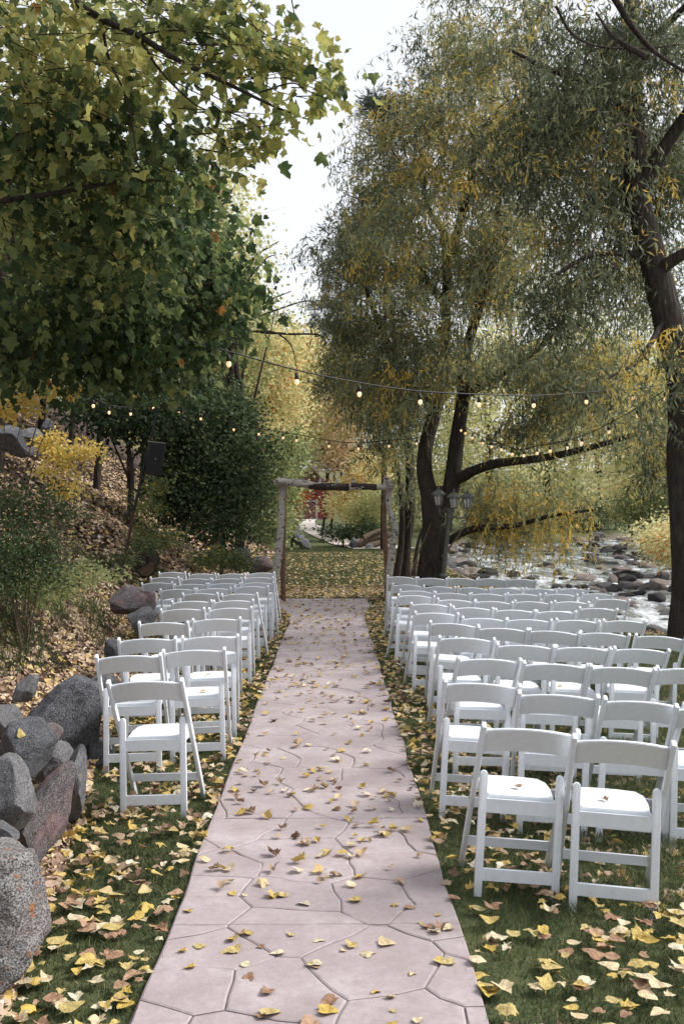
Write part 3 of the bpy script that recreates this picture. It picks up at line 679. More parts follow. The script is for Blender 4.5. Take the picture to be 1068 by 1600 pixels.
# far lawn leaves
mb = MB(); n_ = 5200; y = 20+23*rng.random(n_)**1.1; x = rng.uniform(-2.4, 3.6, n_); P = np.c_[x, y, T(x, y)+.02]
Mx = rotm(np.c_[rng.normal(size=(n_, 2)), rng.normal(0, .3, n_)], np.c_[rng.normal(0, .4, (n_, 2)), np.ones(n_)])
scatter(mb, CHV, CHF, P, Mx, rng.uniform(.05, .09, n_), rng.beta(2.4, 1.3, n_)*.9+.05)
tag(mb.build('lawn_leaves', M_LITTER), 'yellow leaves spread over the lawn beyond the arch', 'leaves', kind='stuff')
# hillside litter
mb = MB(); n_ = 95000; y = 3+40*rng.random(n_)**1.35; fo_ = foot(y); x = fo_+.1-rng.random(n_)*(fo_+.37*y+.4)
den = .70+.55*sn(x, y, .9, 1)+.15*sn(x, y, 3, 6); keep = rng.random(n_) < np.clip(den, .12, 1); x, y = x[keep], y[keep]; n_ = len(x)
P = np.c_[x, y, T(x, y)+rng.uniform(.0, .05, n_)]
nrm = np.c_[.5+rng.normal(0, .45, n_), rng.normal(0, .45, n_)-.15, np.ones(n_)]
dr = rng.normal(size=(n_, 3)); dr -= nrm*(np.sum(dr*nrm, 1)/np.sum(nrm*nrm, 1))[:, None]
Mx = rotm(dr, nrm); sz = rng.uniform(.035, .075, n_)*np.clip(y/14, .9, 1.5); tn = np.clip(rng.beta(1.7, 1.6, n_)+.12*sn(x, y, 1.3, 7), 0, 1)
for i in range(4):
    s_ = (np.arange(n_) % 4 == i); nr_ = s_ & (y < 9); fr_ = s_ & (y >= 9)
    scatter(mb, FT[i*2][0], FT[i*2][1], P[nr_], Mx[nr_], sz[nr_], tn[nr_]); scatter(mb, CHV*[1, 1, 1+i*.4], CHF, P[fr_], Mx[fr_], sz[fr_]*1.1, tn[fr_])
tag(mb.build('hillside_leaf_litter', M_HILL), 'thick tan and brown leaf litter on the left hillside', 'leaf litter', kind='stuff')

# ------------------------------------------------------------------ grass
n_ = 8000
gx = rng.uniform(-.5, .5, n_); gy = rng.uniform(-.5, .5, n_)
bt = np.array([(-.5, 0, 0), (.5, 0, 0), (.35, .55, .25), (-.35, .55, .25), (0, 1, .7)]); bf3 = np.array([(3, 2, 4)]); bf4 = np.array([(0, 1, 2), (0, 2, 3)])
hgt = rng.uniform(.018, .052, n_); wv = rng.uniform(.002, .0038, n_)
d_ = np.c_[rng.normal(0, .55, (n_, 2)), np.ones(n_)]; Mx = rotm(d_)
V = np.c_[gx, gy, np.zeros(n_)][:, None]+np.einsum('nij,nkj->nki', Mx, bt[None]*np.stack([wv, hgt, hgt*.5], 1)[:, None])
tn = np.clip(rng.beta(2, 3, n_)+.1*sn(gx, gy, 9), 0, 1); tn = np.where(rng.random(n_) < .09, .97, tn*.9)
tf = np.vstack([bf4, bf3]); Fc = (tf[None]+(np.arange(n_)*5)[:, None, None]).reshape(-1, 3)
gme = np_mesh('grass', V.reshape(-1, 3), Fc, M_GRASS, {'tone': np.repeat(tn, 5)})
go = link('grass', gme); tag(go, 'short green lawn grass under the chairs and beyond the arch', 'grass', kind='stuff')
ng = bpy.data.node_groups.new('grass_tiles', 'GeometryNodeTree')
ng.interface.new_socket('Geometry', in_out='INPUT', socket_type='NodeSocketGeometry'); ng.interface.new_socket('Geometry', in_out='OUTPUT', socket_type='NodeSocketGeometry')
gi = ng.nodes.new('NodeGroupInput'); gout = ng.nodes.new('NodeGroupOutput'); jn = ng.nodes.new('GeometryNodeJoinGeometry')
rects = [(.515, 5.0, 2, 14), (.515, 4.2, 14, 18), (.75, 3.6, 18, 20), (-1.7, -.655, 2.6, 7), (-2.1, -.655, 7, 11), (-2.9, -.655, 11, 16), (-2.9, -1.1, 16, 20), (-2.4, 3.5, 20, 36), (-2.4, 4.2, 36, 48)]
for (x0, x1, y0, y1) in rects:
    cx, cy = max(1, round((x1-x0))), max(1, round(y1-y0)); 
    g = ng.nodes.new('GeometryNodeMeshGrid'); sx, sy = (x1-x0)/cx, (y1-y0)/cy
    g.inputs['Size X'].default_value = x1-x0-sx if cx > 1 else 1e-4; g.inputs['Size Y'].default_value = y1-y0-sy if cy > 1 else 1e-4
    g.inputs['Vertices X'].default_value = max(cx, 2); g.inputs['Vertices Y'].default_value = max(cy, 2)
    tr = ng.nodes.new('GeometryNodeTransform'); tr.inputs['Translation'].default_value = ((x0+x1)/2, (y0+y1)/2, -.032)
    ng.links.new(g.outputs['Mesh'], tr.inputs['Geometry'])
    ip = ng.nodes.new('GeometryNodeInstanceOnPoints'); ng.links.new(tr.outputs[0], ip.inputs['Points']); ng.links.new(gi.outputs[0], ip.inputs['Instance'])
    ip.inputs['Scale'].default_value = (sx, sy, 1)
    ng.links.new(ip.outputs[0], jn.inputs[0])
ng.links.new(jn.outputs[0], gout.inputs[0])
md = go.modifiers.new('tiles', 'NODES'); md.node_group = ng
# long grass on the slope
def tufts(name, spots, label, hh=(.2, .4), n_per=45, mat=M_GRASS, w_=.008, spread=.22):
    mb = MB()
    for (px, py, k_) in spots:
        x0, y0, z0, _ = at(px, py)
        for _ in range(k_):
            x = x0+R.gauss(0, spread); y = y0+R.gauss(0, spread*1.3); z = float(T(x, y))
            m_ = n_per//3; P = np.c_[x+rng.normal(0, .05, m_), y+rng.normal(0, .05, m_), np.full(m_, z)]
            h_ = rng.uniform(*hh, m_); d_ = np.c_[rng.normal(0, .4, (m_, 2)), np.ones(m_)]; Mx = rotm(d_)
            bt2 = np.array([(-.5, 0, 0), (.5, 0, 0), (.4, .5, .08), (-.4, .5, .08), (0, 1, .5)])
            V = P[:, None]+np.einsum('nij,nkj->nki', Mx, bt2[None]*np.stack([np.full(m_, w_), h_, h_], 1)[:, None])
            mb.add(V.reshape(-1, 3), (tf[None]+(np.arange(m_)*5)[:, None, None]).reshape(-1, 3), np.repeat(rng.beta(2, 2.5, m_)*.95, 5))
    return tag(mb.build(name, mat), label, 'grass', kind='stuff')
tufts('long_grass', [(60, 950, 14), (100, 935, 18), (140, 960, 10), (30, 1010, 8), (150, 890, 14), (120, 870, 10), (190, 960, 6), (10, 930, 10), (160, 985, 6), (90, 900, 12), (60, 890, 10), (20, 980, 12), (110, 980, 8), (250, 860, 6), (225, 800, 5), (215, 830, 6), (40, 1030, 6), (5, 1050, 8)], 'long grass clumps growing on the leafy slope')
tufts('bank_grass', [(240, 895, 10), (300, 880, 14), (330, 890, 12), (370, 895, 10), (180, 905, 10), (460, 860, 8), (450, 870, 6)], 'tall grass and weeds at the slope foot behind the left chairs', (.2, .45))

# ------------------------------------------------------------------ foliage builders
LF4 = np.array([(0, 0, 0), (.5, .45, .06), (0, 1, -.05), (-.5, .45, .06)]); LF4F = np.array([(0, 1, 2), (0, 2, 3)])
def blob(px, py, d, rw, rh, rd):
    """a part of a crown: centre by bearing and distance, radii (w, h in pixels at that distance, depth in metres)"""
    return (*W(px, py, d), rw*d/F, rd, rh*d/F)
def in_blobs(blobs, n, shell=.0):
    B = np.array(blobs); vol = (B[:, 3]*B[:, 5]*np.maximum(B[:, 4], .3)**.6); pr = vol/vol.sum()
    i = rng.choice(len(B), n, p=pr); v = rng.normal(size=(n, 3)); v /= np.linalg.norm(v, axis=1)[:, None]
    r = (shell+(1-shell)*rng.random(n)**.5)
    return B[i, :3]+v*r[:, None]*B[i, 3:6], i
def broad(mb, twigs, blobs, nclump, nleaf, csize, lsize, tone, tspread=.15, tpl=LF4, tfc=LF4F, aspect=.75, droop=.5, minz=None, ntwig=.5, yel=0., gap=0.):
    C, bi = in_blobs(blobs, nclump)
    if gap > 0:
        g = sn(C[:, 0]+C[:, 1]*.3, C[:, 2], 1.1, 2); C = C[g > -1+gap]
    nclump = len(C)
    if minz is not None: C = C[C[:, 2] > minz]; nclump = len(C)
    ct = tone+tspread*.8*rng.normal(size=nclump); ct = np.where(rng.random(nclump) < yel, .9, ct)
    off = rng.normal(size=(nclump, nleaf, 3))*csize*np.array([1, 1, .6])
    P = (C[:, None]+off).reshape(-1, 3); n_ = len(P)
    d_ = off.reshape(-1, 3)/csize*.6+rng.normal(size=(n_, 3))*.6; d_[:, 2] -= droop
    tn = np.clip(np.repeat(ct, nleaf)+tspread*.6*rng.normal(size=n_), 0, 1)
    Mx = rotm(d_); tv = tpl*np.array([aspect, 1, 1])
    scatter(mb, tv, tfc, P, Mx, lsize*rng.uniform(.65, 1.25, n_), tn)
    if twigs is not None:
        for c_ in C[:int(nclump*ntwig)]:
            e = c_+rng.normal(size=3)*csize*1.8; tube(twigs, [c_, (c_+e)/2+rng.normal(size=3)*csize*.2, e], [.006, .004, .002], 3, False)
    return C
def hanging(mb, twigs, blobs, nclump, nstr, nleaf, spacing, csize, lsize, tone_fn, lean=.25, width=.16, minz=None, stem=.003, gate=-.38):
    C, bi = in_blobs(blobs, nclump); g_ = sn(C[:, 0]*1.2+C[:, 1]*.5, C[:, 2]*1.1, 1.5, 4); C = C[g_ > gate]; nclump = len(C)
    ct = tone_fn(C)
    o_ = (C[:, None]+rng.normal(size=(nclump, nstr, 3))*csize*np.array([1, 1, .5])).reshape(-1, 3)
    ns_ = len(o_); h = rng.normal(size=(ns_, 3))*lean*1.6; h[:, 2] = 0; h += np.repeat(rng.normal(size=(nclump, 3))*lean*np.array([1, 1, 0]), nstr, axis=0)
    k_ = np.arange(nleaf); s = k_*spacing
    drop = s**1.25
    P = o_[:, None]+h[:, None]*(s*(1-.25*s))[None, :, None]; P[:, :, 2] -= drop[None]*rng.uniform(.6, 1.15, ns_)[:, None]
    ln = rng.integers(max(3, nleaf//3), nleaf+1, ns_); ok = (k_[None] < ln[:, None])
    Q = P[ok]; tn = np.repeat(np.repeat(ct, nstr), nleaf).reshape(ns_, nleaf)[ok]
    if minz is not None: m_ = Q[:, 2] > minz; Q = Q[m_]; tn = tn[m_]
    n_ = len(Q); d_ = rng.normal(size=(n_, 3))*.55; d_[:, 2] -= .75
    tn = np.clip(tn+rng.normal(size=n_)*.10, 0, 1)
    scatter(mb, LF4*np.array([width, 1, 1]), LF4F, Q, rotm(d_), lsize*rng.uniform(.7, 1.3, n_), tn)
    if twigs is not None:
        for i in range(0, ns_, 2):
            m_ = ln[i]; q = P[i, :m_][::max(1, m_//3)]
            if len(q) >= 2: tube(twigs, q, np.linspace(stem, stem*.4, len(q)), 3, False)
    return C
def tree(name, base, label, cat='tree', group=None):
    return tag(empty(name, tuple(base)), label, cat, group)
def put(mb, name, mat, root, smooth=False, kind=None):
    if not mb.n: return
    o = mb.build(name, mat, None, smooth); o.parent = root; o.matrix_parent_inverse = Matrix.Translation(root.location).inverted()
    if kind: o['kind'] = kind
    return o

# ---- willow behind the right chairs
wb = (W(672, 905, 20)[0], 20.0, -.1)
root = tree('willow_tree', wb, 'big forked willow with yellowing leaves behind the lamp post')
tk = MB()
limb(tk, [(wb[0]-.05, 20, -.25), W(673, 905, 20), W(679, 830, 20), W(676, 760, 20)], .30, .25, 14, 14, .08)
limb(tk, [W(678, 800, 20), W(664, 745, 20), W(666, 690, 20.2), W(690, 600, 20.5), W(697, 480, 20.7), W(694, 370, 20.8), W(670, 330, 21), W(655, 250, 21)], .19, .04, 26, 10)
limb(tk, [W(684, 820, 20), W(704, 765, 20), W(712, 700, 20), W(722, 620, 19.8), W(728, 550, 19.6), W(748, 480, 19.4), W(770, 400, 19.2), W(780, 280, 19)], .20, .04, 26, 10)
limb(tk, [W(712, 750, 20), W(740, 735, 19.6), W(780, 724, 19), W(850, 715, 18), W(930, 697, 17), W(1000, 676, 16)], .12, .035, 22, 9)
limb(tk, [W(700, 845, 20), W(740, 826, 19.6), W(800, 822, 19), W(860, 806, 18.5), W(930, 796, 18)], .085, .02, 18, 8)
limb(tk, [W(694, 420, 20.8), W(720, 340, 20), W(740, 240, 19.5), W(735, 150, 19)], .10, .03, 16, 7)
limb(tk, [W(720, 620, 19.8), W(770, 590, 19), W(840, 545, 18), W(880, 500, 17.5)], .11, .03, 16, 7)
limb(tk, [W(680, 640, 20.4), W(630, 580, 20.5), W(590, 500, 20.6), W(560, 420, 20.6)], .11, .03, 16, 7)
limb(tk, [W(697, 480, 20.7), W(640, 400, 20.5), W(600, 320, 20.5)], .09, .02, 14, 7)
put(tk, 'trunk', M_BARK, root, True)
for k_, (a0, a1, a2) in enumerate([((688, 560), (650, 500), (600, 490)), ((620, 520), (680, 550), (695, 590)), ((690, 480), (700, 520), (690, 590)), ((690, 870), (720, 830), (740, 790)), ((640, 900), (655, 860), (672, 820))]):
    tb = MB(); limb(tb, [W(*a0, 19.0), W(*a1, 19.1), W(*a2, 19.2)], .022, .008, 10, 5, .02); put(tb, 'dead_branch', M_TWIG, root, True)
def wt(C):
    a = np.clip(rng.normal(size=len(C))*.20+.56, 0, .74)
    pxs = 519+C[:, 0]/C[:, 1]*F; pys = 800-(C[:, 2]-CAMH)/C[:, 1]*F
    hot = np.exp(-((pxs-700)/60)**2-((pys-220)/110)**2)*.5+.16*(sn(C[:, 0], C[:, 2], 1.4, 1) > .35)+.09
    return np.where(rng.random(len(C)) < hot, rng.uniform(.74, .95, len(C)), a)
cr = MB(); tw = MB()
WB = [blob(700, 130, 20, 75, 90, 2.5), blob(650, 150, 20, 60, 90, 2.2), blob(710, 30, 20, 60, 60, 2.2), blob(790, 90, 19.5, 70, 90, 2.4), blob(600, 300, 20.5, 85, 100, 2.6), blob(690, 260, 20, 110, 120, 3), blob(790, 250, 19.5, 90, 150, 2.8), blob(560, 420, 21, 75, 110, 2.2),
      blob(650, 430, 20, 120, 120, 3), blob(770, 420, 19, 100, 120, 3), blob(570, 540, 20.6, 65, 90, 2), blob(620, 600, 20.2, 80, 90, 2.2), blob(720, 540, 19.4, 100, 70, 1.6), blob(820, 540, 18.5, 80, 90, 2.2),
      blob(620, 680, 21.6, 70, 50, 1.2), blob(860, 610, 18, 100, 50, 1.8), blob(930, 650, 17.5, 80, 50, 1.6), blob(640, 640, 20.6, 60, 40, 1.), blob(800, 665, 18.6, 80, 36, 1.), blob(880, 560, 18.6, 90, 60, 1.6), blob(530, 500, 21, 40, 60, 1.4)]
hanging(cr, tw, WB, 1650, 9, 13, .055, .20, .135, wt, .42, .19, .9, gate=-.22)
LB = [blob(790, 770, 19.8, 60, 40, .9), blob(830, 790, 19.4, 60, 36, .9), blob(765, 800, 20.2, 36, 30, .7), blob(880, 790, 19, 50, 30, .9)]
hanging(cr, tw, LB, 75, 9, 26, .05, .22, .12, lambda C: wt(C)+.1, .25, .20, .25)
put(cr, 'crown', M_WILLOW, root, kind='stuff'); put(tw, 'twigs', M_TWIG, root, kind='stuff')

# ---- second willow behind the right arch post
b2 = (W(632, 900, 23)[0], 23.0, -.05)
root = tree('willow_tree', b2, 'slimmer dark willow trunk behind the right post of the birch arch')
tk = MB()
limb(tk, [(b2[0], 23, -.2), W(632, 870, 23), W(640, 790, 23), W(638, 700, 23), W(625, 600, 23), W(610, 480, 23)], .17, .05, 22, 10)
limb(tk, [W(618, 905, 22.6), W(628, 830, 22.7), W(622, 740, 22.9), W(600, 660, 23)], .09, .03, 16, 8)
limb(tk, [W(645, 900, 22.4), W(655, 840, 22.5), W(675, 800, 22.6)], .06, .02, 12, 6)
put(tk, 'trunk', M_BARK, root, True)
cr = MB(); tw = MB()
hanging(cr, tw, [blob(620, 670, 22.5, 45, 50, 1.2), blob(590, 610, 23, 60, 60, 1.5), blob(545, 570, 23, 35, 70, 1.2), blob(650, 760, 22.8, 30, 40, .8)], 130, 8, 14, .055, .25, .13, wt, .3, .2, 1.1)
put(cr, 'crown', M_WILLOW, root, kind='stuff'); put(tw, 'twigs', M_TWIG, root, kind='stuff')

# ---- near willow at the right edge
b3 = W(1072, 1000, 13.4); b3[2] = -.1
root = tree('willow_tree', b3, 'near willow with thick dark leaning trunk at the right picture edge')
tk = MB()
limb(tk, [(b3[0]+.05, 13.4, -.3), W(1078, 1000, 13.4), W(1082, 900, 13.4), W(1072, 780, 13.4), W(1072, 680, 13.4), W(1066, 600, 13.4), W(1052, 530, 13.4), W(1030, 450, 13.4), W(1010, 370, 13.4), W(992, 290, 13.4), W(990, 200, 13.5), W(985, 80, 13.6), W(988, -60, 13.8)], .31, .10, 46, 14)
limb(tk, [W(996, 320, 13.4), W(1015, 270, 13.3), W(1035, 235, 13.2), W(1070, 180, 13), W(1120, 120, 12.8)], .13, .06, 16, 9)
limb(tk, [W(1000, 400, 13.4), W(960, 395, 13.2), W(915, 402, 13), W(870, 428, 12.8)], .055, .02, 14, 7)
limb(tk, [W(1022, 430, 13.4), W(1045, 410, 13.2), W(1090, 385, 13), W(1140, 370, 12.8)], .10, .05, 14, 7)
limb(tk, [W(1040, 490, 13.4), W(1000, 560, 12.8), W(950, 590, 12.3)], .05, .015, 14, 6)
limb(tk, [W(988, 180, 13.5), W(930, 130, 13), W(860, 110, 12.6), W(800, 80, 12.4)], .07, .02, 16, 7)
limb(tk, [W(990, 100, 13.5), W(1040, 40, 13), W(1080, 0, 12.6)], .08, .03, 12, 7)
put(tk, 'trunk', M_BARK, root, True)
for ctrl_ in [[(955, -10), (985, 40), (1020, 80), (1068, 112), (1100, 130)], [(868, 10), (890, 50), (930, 72), (1000, 76), (1060, 70)], [(1010, 90), (960, 60), (930, 20)]]:
    tb = MB(); limb(tb, [W(*q_, 9.5+i*.2) for i, q_ in enumerate(ctrl_)], .035 if ctrl_[0][0] > 940 else .014, .010, 20, 7); put(tb, 'bare_branch', M_BARK, root, True)
tb = MB(); limb(tb, [W(1030, 240, 12.4), W(1000, 205, 12.2), W(965, 195, 12), W(935, 225, 11.9), W(925, 270, 11.9), W(930, 310, 11.9)], .018, .006, 20, 6, 0); put(tb, 'bare_branch', M_TWIG, root, True)
def wt3(C):
    a = rng.normal(size=len(C))*.18+.34; pys = 800-(C[:, 2]-CAMH)/C[:, 1]*F; pxs = 519+C[:, 0]/C[:, 1]*F
    hot = .07+.30*np.exp(-((pys-610)/60)**2)*(pxs > 890)
    return np.where(rng.random(len(C)) < hot, rng.uniform(.76, .97, len(C)), a)
cr = MB(); tw = MB()
NB = [blob(900, 60, 13, 130, 90, 1.8), blob(1010, 80, 13, 110, 110, 2), blob(870, 190, 13, 90, 100, 1.6), blob(960, 220, 14.6, 120, 110, 1.6), blob(1050, 250, 14.8, 80, 130, 1.6), blob(900, 340, 13, 80, 80, 1.6),
      blob(980, 400, 14.6, 90, 100, 1.3), blob(1060, 440, 14.8, 60, 100, 1.5), blob(960, 320, 14.8, 90, 90, 1.4), blob(1000, 250, 12.9, 36, 60, .3), blob(1035, 520, 12.9, 36, 50, .3), blob(900, 470, 13.2, 80, 60, 1.4), blob(960, 560, 12.2, 70, 50, 1.), blob(1050, 560, 12.2, 50, 60, 1.0), blob(830, 120, 13.5, 60, 100, 1.5), blob(860, 400, 13.5, 50, 120, 1.3), blob(910, 600, 13, 60, 36, .9), blob(985, 640, 12.6, 50, 26, .7), blob(1020, 700, 14.6, 40, 60, .8), blob(800, 300, 13.8, 40, 90, 1.)]
hanging(cr, tw, NB, 900, 8, 14, .05, .17, .118, wt3, .42, .19, 1.6)
put(cr, 'crown', M_WILLOW, root, kind='stuff'); put(tw, 'twigs', M_TWIG, root, kind='stuff')

# ---- maple overhanging from the left
mx0, my0 = -4.6, 9.0
root = tree('maple_tree', (mx0, my0, float(T(mx0, my0))), 'leafy green maple overhanging the picture from the left')
tk = MB()
limb(tk, [(mx0, my0, float(T(mx0, my0))-.3), (mx0+.1, my0-.1, 3.5), (mx0+.3, my0-.4, 5.5), (mx0+.2, my0-.6, 8)], .22, .08, 20, 10)
limb(tk, [(mx0+.2, my0-.3, 4.8), W(40, -60, 7), W(115, 0, 6.2), W(160, 30, 6.0), W(215, 55, 5.9), W(280, 95, 5.8), W(350, 128, 5.7), W(425, 165, 5.6), W(470, 182, 5.6)], .034, .004, 40, 7, .04)
limb(tk, [(mx0+.1, my0-.2, 3.6), W(-60, 330, 7), W(0, 315, 6.6), W(100, 300, 6.5), W(190, 283, 6.4), W(260, 283, 6.3)], .03, .005, 30, 7, .04)
limb(tk, [(mx0+.1, my0-.2, 3.4), W(60, 480, 8.5), W(160, 470, 9), W(260, 455, 9), W(350, 440, 9)], .06, .008, 24, 7, .04)
limb(tk, [W(160, 30, 6.0), W(170, 90, 6), W(200, 160, 6), W(215, 250, 6)], .012, .003, 16, 5, .02)
limb(tk, [W(215, 55, 5.9), W(250, 110, 5.9), W(300, 160, 5.9), W(330, 175, 5.9)], .010, .003, 16, 5, .02)
limb(tk, [W(215, 55, 5.9), W(270, 48, 5.8), W(350, 55, 5.8)], .008, .003, 14, 5, .02)
limb(tk, [W(405, 145, 5.65), W(455, 130, 5.6), W(480, 142, 5.6), W(520, 158, 5.5)], .006, .002, 14, 4, .02)
limb(tk, [W(0, 45, 6.5), W(30, 80, 6.5), W(60, 130, 6.5), W(90, 165, 6.4)], .014, .004, 14, 5, .02)
put(tk, 'trunk', M_BARK, root, True)
ML_V, ML_F = leaf_tpl('lobed', .4, 99); ML_V = ML_V*np.array([1.1, 1, 1]); ML_V[:, 1] += .45
MLb_V, MLb_F = leaf_tpl('lobed', -.45, 98); MLb_V = MLb_V*np.array([1.1, 1, 1]); MLb_V[:, 1] += .45
class Rec:      # keeps leaf placements so that the largest become parts of their own
    def __init__(s): s.p = []; s.m = []; s.s = []; s.t = []
rec = Rec()
def maple(blobs, nclump, nleaf, csize, lsize, tone, tspread, yel=0.):
    C, _ = in_blobs(blobs, nclump); g_ = sn(C[:, 0]*2.2+C[:, 1], C[:, 2]*2.4, 1.5, 9); C = C[g_ > -.42]; nclump = len(C)
    ct = tone(C)+.10*sn(C[:, 0]*2, C[:, 2]*2, 1.6, 3)
    off = rng.normal(size=(nclump, nleaf, 3))*csize*np.array([1, 1, .6])
    P = (C[:, None]+off).reshape(-1, 3); n_ = len(P); d_ = off.reshape(-1, 3)/csize*.35+rng.normal(size=(n_, 3))*.45; d_[:, 2] -= .9
    rec.p.append(P); rec.m.append(rotm(d_)); rec.s.append(lsize*rng.uniform(.4, 1.3, n_)); rec.t.append(np.where(rng.random(n_) < .006, 1., np.clip(np.repeat(ct, nleaf)+tspread*rng.normal(size=n_), 0, .93)))
    for c_ in C:
        e = c_+np.array([-.30, .1, .14])+rng.normal(size=3)*.1; tube(twm, [c_, (c_+e)/2+rng.normal(size=3)*.03, e], [.002, .003, .005], 3, False)
twm = MB()
hi = lambda C: np.clip(rng.normal(size=len(C))*.15+.68+.12*(C[:, 2] > 5), 0, 1)  # upper clumps paler and yellower, backlight put into the leaf tone
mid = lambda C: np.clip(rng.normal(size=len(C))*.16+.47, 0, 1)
lowt = lambda C: np.clip(rng.normal(size=len(C))*.15+.30, 0, 1)  # lower clumps darker, shade under the crown put into the leaf tone
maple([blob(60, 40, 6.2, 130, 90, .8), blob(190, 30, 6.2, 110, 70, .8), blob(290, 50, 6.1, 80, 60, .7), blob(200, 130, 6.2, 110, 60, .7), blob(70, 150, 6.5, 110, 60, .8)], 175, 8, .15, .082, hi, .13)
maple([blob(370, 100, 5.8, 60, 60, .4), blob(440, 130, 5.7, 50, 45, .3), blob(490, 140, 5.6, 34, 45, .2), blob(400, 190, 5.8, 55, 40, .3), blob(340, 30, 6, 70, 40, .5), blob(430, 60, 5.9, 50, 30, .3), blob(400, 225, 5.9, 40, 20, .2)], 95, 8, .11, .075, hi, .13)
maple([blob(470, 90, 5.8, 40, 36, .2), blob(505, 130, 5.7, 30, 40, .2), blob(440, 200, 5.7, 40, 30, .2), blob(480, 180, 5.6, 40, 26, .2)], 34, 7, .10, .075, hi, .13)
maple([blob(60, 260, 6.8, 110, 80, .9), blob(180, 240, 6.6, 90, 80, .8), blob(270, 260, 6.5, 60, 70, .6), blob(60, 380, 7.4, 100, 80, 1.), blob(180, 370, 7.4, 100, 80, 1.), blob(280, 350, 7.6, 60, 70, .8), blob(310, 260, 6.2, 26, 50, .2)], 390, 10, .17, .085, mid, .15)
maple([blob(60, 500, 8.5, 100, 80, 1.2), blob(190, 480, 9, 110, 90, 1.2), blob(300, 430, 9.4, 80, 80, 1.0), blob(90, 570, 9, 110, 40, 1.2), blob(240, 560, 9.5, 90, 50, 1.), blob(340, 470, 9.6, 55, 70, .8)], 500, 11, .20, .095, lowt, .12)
P = np.concatenate(rec.p); Mx = np.concatenate(rec.m); S = np.concatenate(rec.s); TN = np.concatenate(rec.t)
pr = S/np.maximum(P[:, 1], .5); px_ = 519+P[:, 0]/P[:, 1]*F; py_ = 800-(P[:, 2]-CAMH)/P[:, 1]*F
ok_ = (px_ > 0) & (px_ < 1068) & (py_ > 0) & (py_ < 1600); pr = np.where(ok_, pr+.004*(px_ > 330), 0)
big = np.zeros(len(P), bool); big[np.argsort(-pr)[:290]] = True
ml_mats = [leaf_mat('maple_leaf_green', [(0, (.05, .08, .03)), (1, (.18, .22, .08))], .55, obj_random=True), leaf_mat('maple_leaf_yellow', [(0, (.26, .30, .09)), (1, (.50, .46, .16))], .55, obj_random=True)]
mlm = [[np_mesh('leaf', v, f, m_) for v, f in ((ML_V, ML_F), (MLb_V, MLb_F))] for m_ in ml_mats]
inv = Matrix.Translation(root.location).inverted()
for i in np.nonzero(big)[0]:
    o = link('leaf', mlm[1 if TN[i] > .62 else 0][i % 2], root)
    m4 = Matrix([[*Mx[i][0], 0], [*Mx[i][1], 0], [*Mx[i][2], 0], [0, 0, 0, 1]])
    o.matrix_parent_inverse = inv; o.matrix_basis = Matrix.Translation(P[i])@m4@Matrix.Scale(S[i], 4)
cr = MB(); sel = ~big; h_ = np.arange(len(P)) % 2 == 0
scatter(cr, ML_V, ML_F, P[sel & h_], Mx[sel & h_], S[sel & h_], TN[sel & h_]); scatter(cr, MLb_V, MLb_F, P[sel & ~h_], Mx[sel & ~h_], S[sel & ~h_], TN[sel & ~h_])
put(cr, 'crown', M_MAPLE, root, kind='stuff'); put(twm, 'twigs', M_BARK, root, kind='stuff')

# ---- generic background tree
def bg_tree(name, px, d, label, blobs, mat, nclump, nleaf, csize, lsize, tone, tspread=.15, yel=0., tr=.2, basepy=None, cat='tree', gap=0., limbs=5, aspect=.75, group=None, bark=M_BARK):
    p = W(px, 800, d); z = float(T(p[0], p[1])); root = tree(name, (p[0], p[1], z), label, cat, group)
    tk = MB(); top = max(b_[2]+b_[5]*.5 for b_ in blobs)
    limb(tk, [(p[0], p[1], z-.2), (p[0]+.02*top, p[1], z+(top-z)*.4), (p[0]-.01*top, p[1]+.1, z+(top-z)*.7), (p[0]+.01*top, p[1], top)], tr, tr*.15, 18, 8)
    for k_ in range(limbs):
        b_ = blobs[k_ % len(blobs)]; f_ = .3+.4*k_/max(1, limbs)
        a = np.array([p[0], p[1], z+(top-z)*f_]); e = np.array(b_[:3])+rng.normal(size=3)*np.array(b_[3:6])*.3
        limb(tk, [a, (a+e)/2+np.array([0, 0, .1*tr*5]), e], tr*.4, tr*.06, 10, 5)
    put(tk, 'trunk', bark, root, True)
    cr = MB(); tw = MB()
    broad(cr, tw, blobs, nclump, nleaf, csize, lsize, tone, tspread, yel=yel, gap=gap, aspect=aspect, ntwig=.3, minz=z+.05)
    put(cr, 'crown' if cat == 'tree' else 'foliage', mat, root, kind='stuff'); put(tw, 'twigs', M_BARK, root, kind='stuff')
    return root
# pale yellow cottonwoods in the valley
bg_tree('cottonwood_tree', 415, 52, 'pale yellow cottonwood behind the arch, left of the sky gap', [blob(420, 620, 52, 60, 90, 4), blob(370, 540, 52, 50, 90, 3.5), blob(440, 560, 52, 45, 60, 3), blob(400, 700, 51, 60, 50, 3)], M_YELLOW, 1000, 26, .55, .20, .72, .14, .0, .3)
bg_tree('cottonwood_tree', 437, 66, 'pale gold cottonwood in the middle of the valley above the cabin', [blob(480, 620, 66, 45, 80, 4), blob(500, 680, 64, 35, 50, 4), blob(455, 560, 66, 45, 50, 4)], M_YELLOW, 760, 24, .65, .24, .74, .13, 0, .3)
bg_tree('cottonwood_tree', 350, 40, 'thin yellow cottonwood rising behind the maple branches', [blob(350, 380, 40, 50, 90, 3), blob(335, 260, 40, 35, 80, 2.5), blob(370, 470, 40, 50, 60, 3), blob(300, 440, 40, 50, 100, 3)], M_YELLOW, 480, 18, .55, .17, .55, .16, 0, .22, gap=.35)
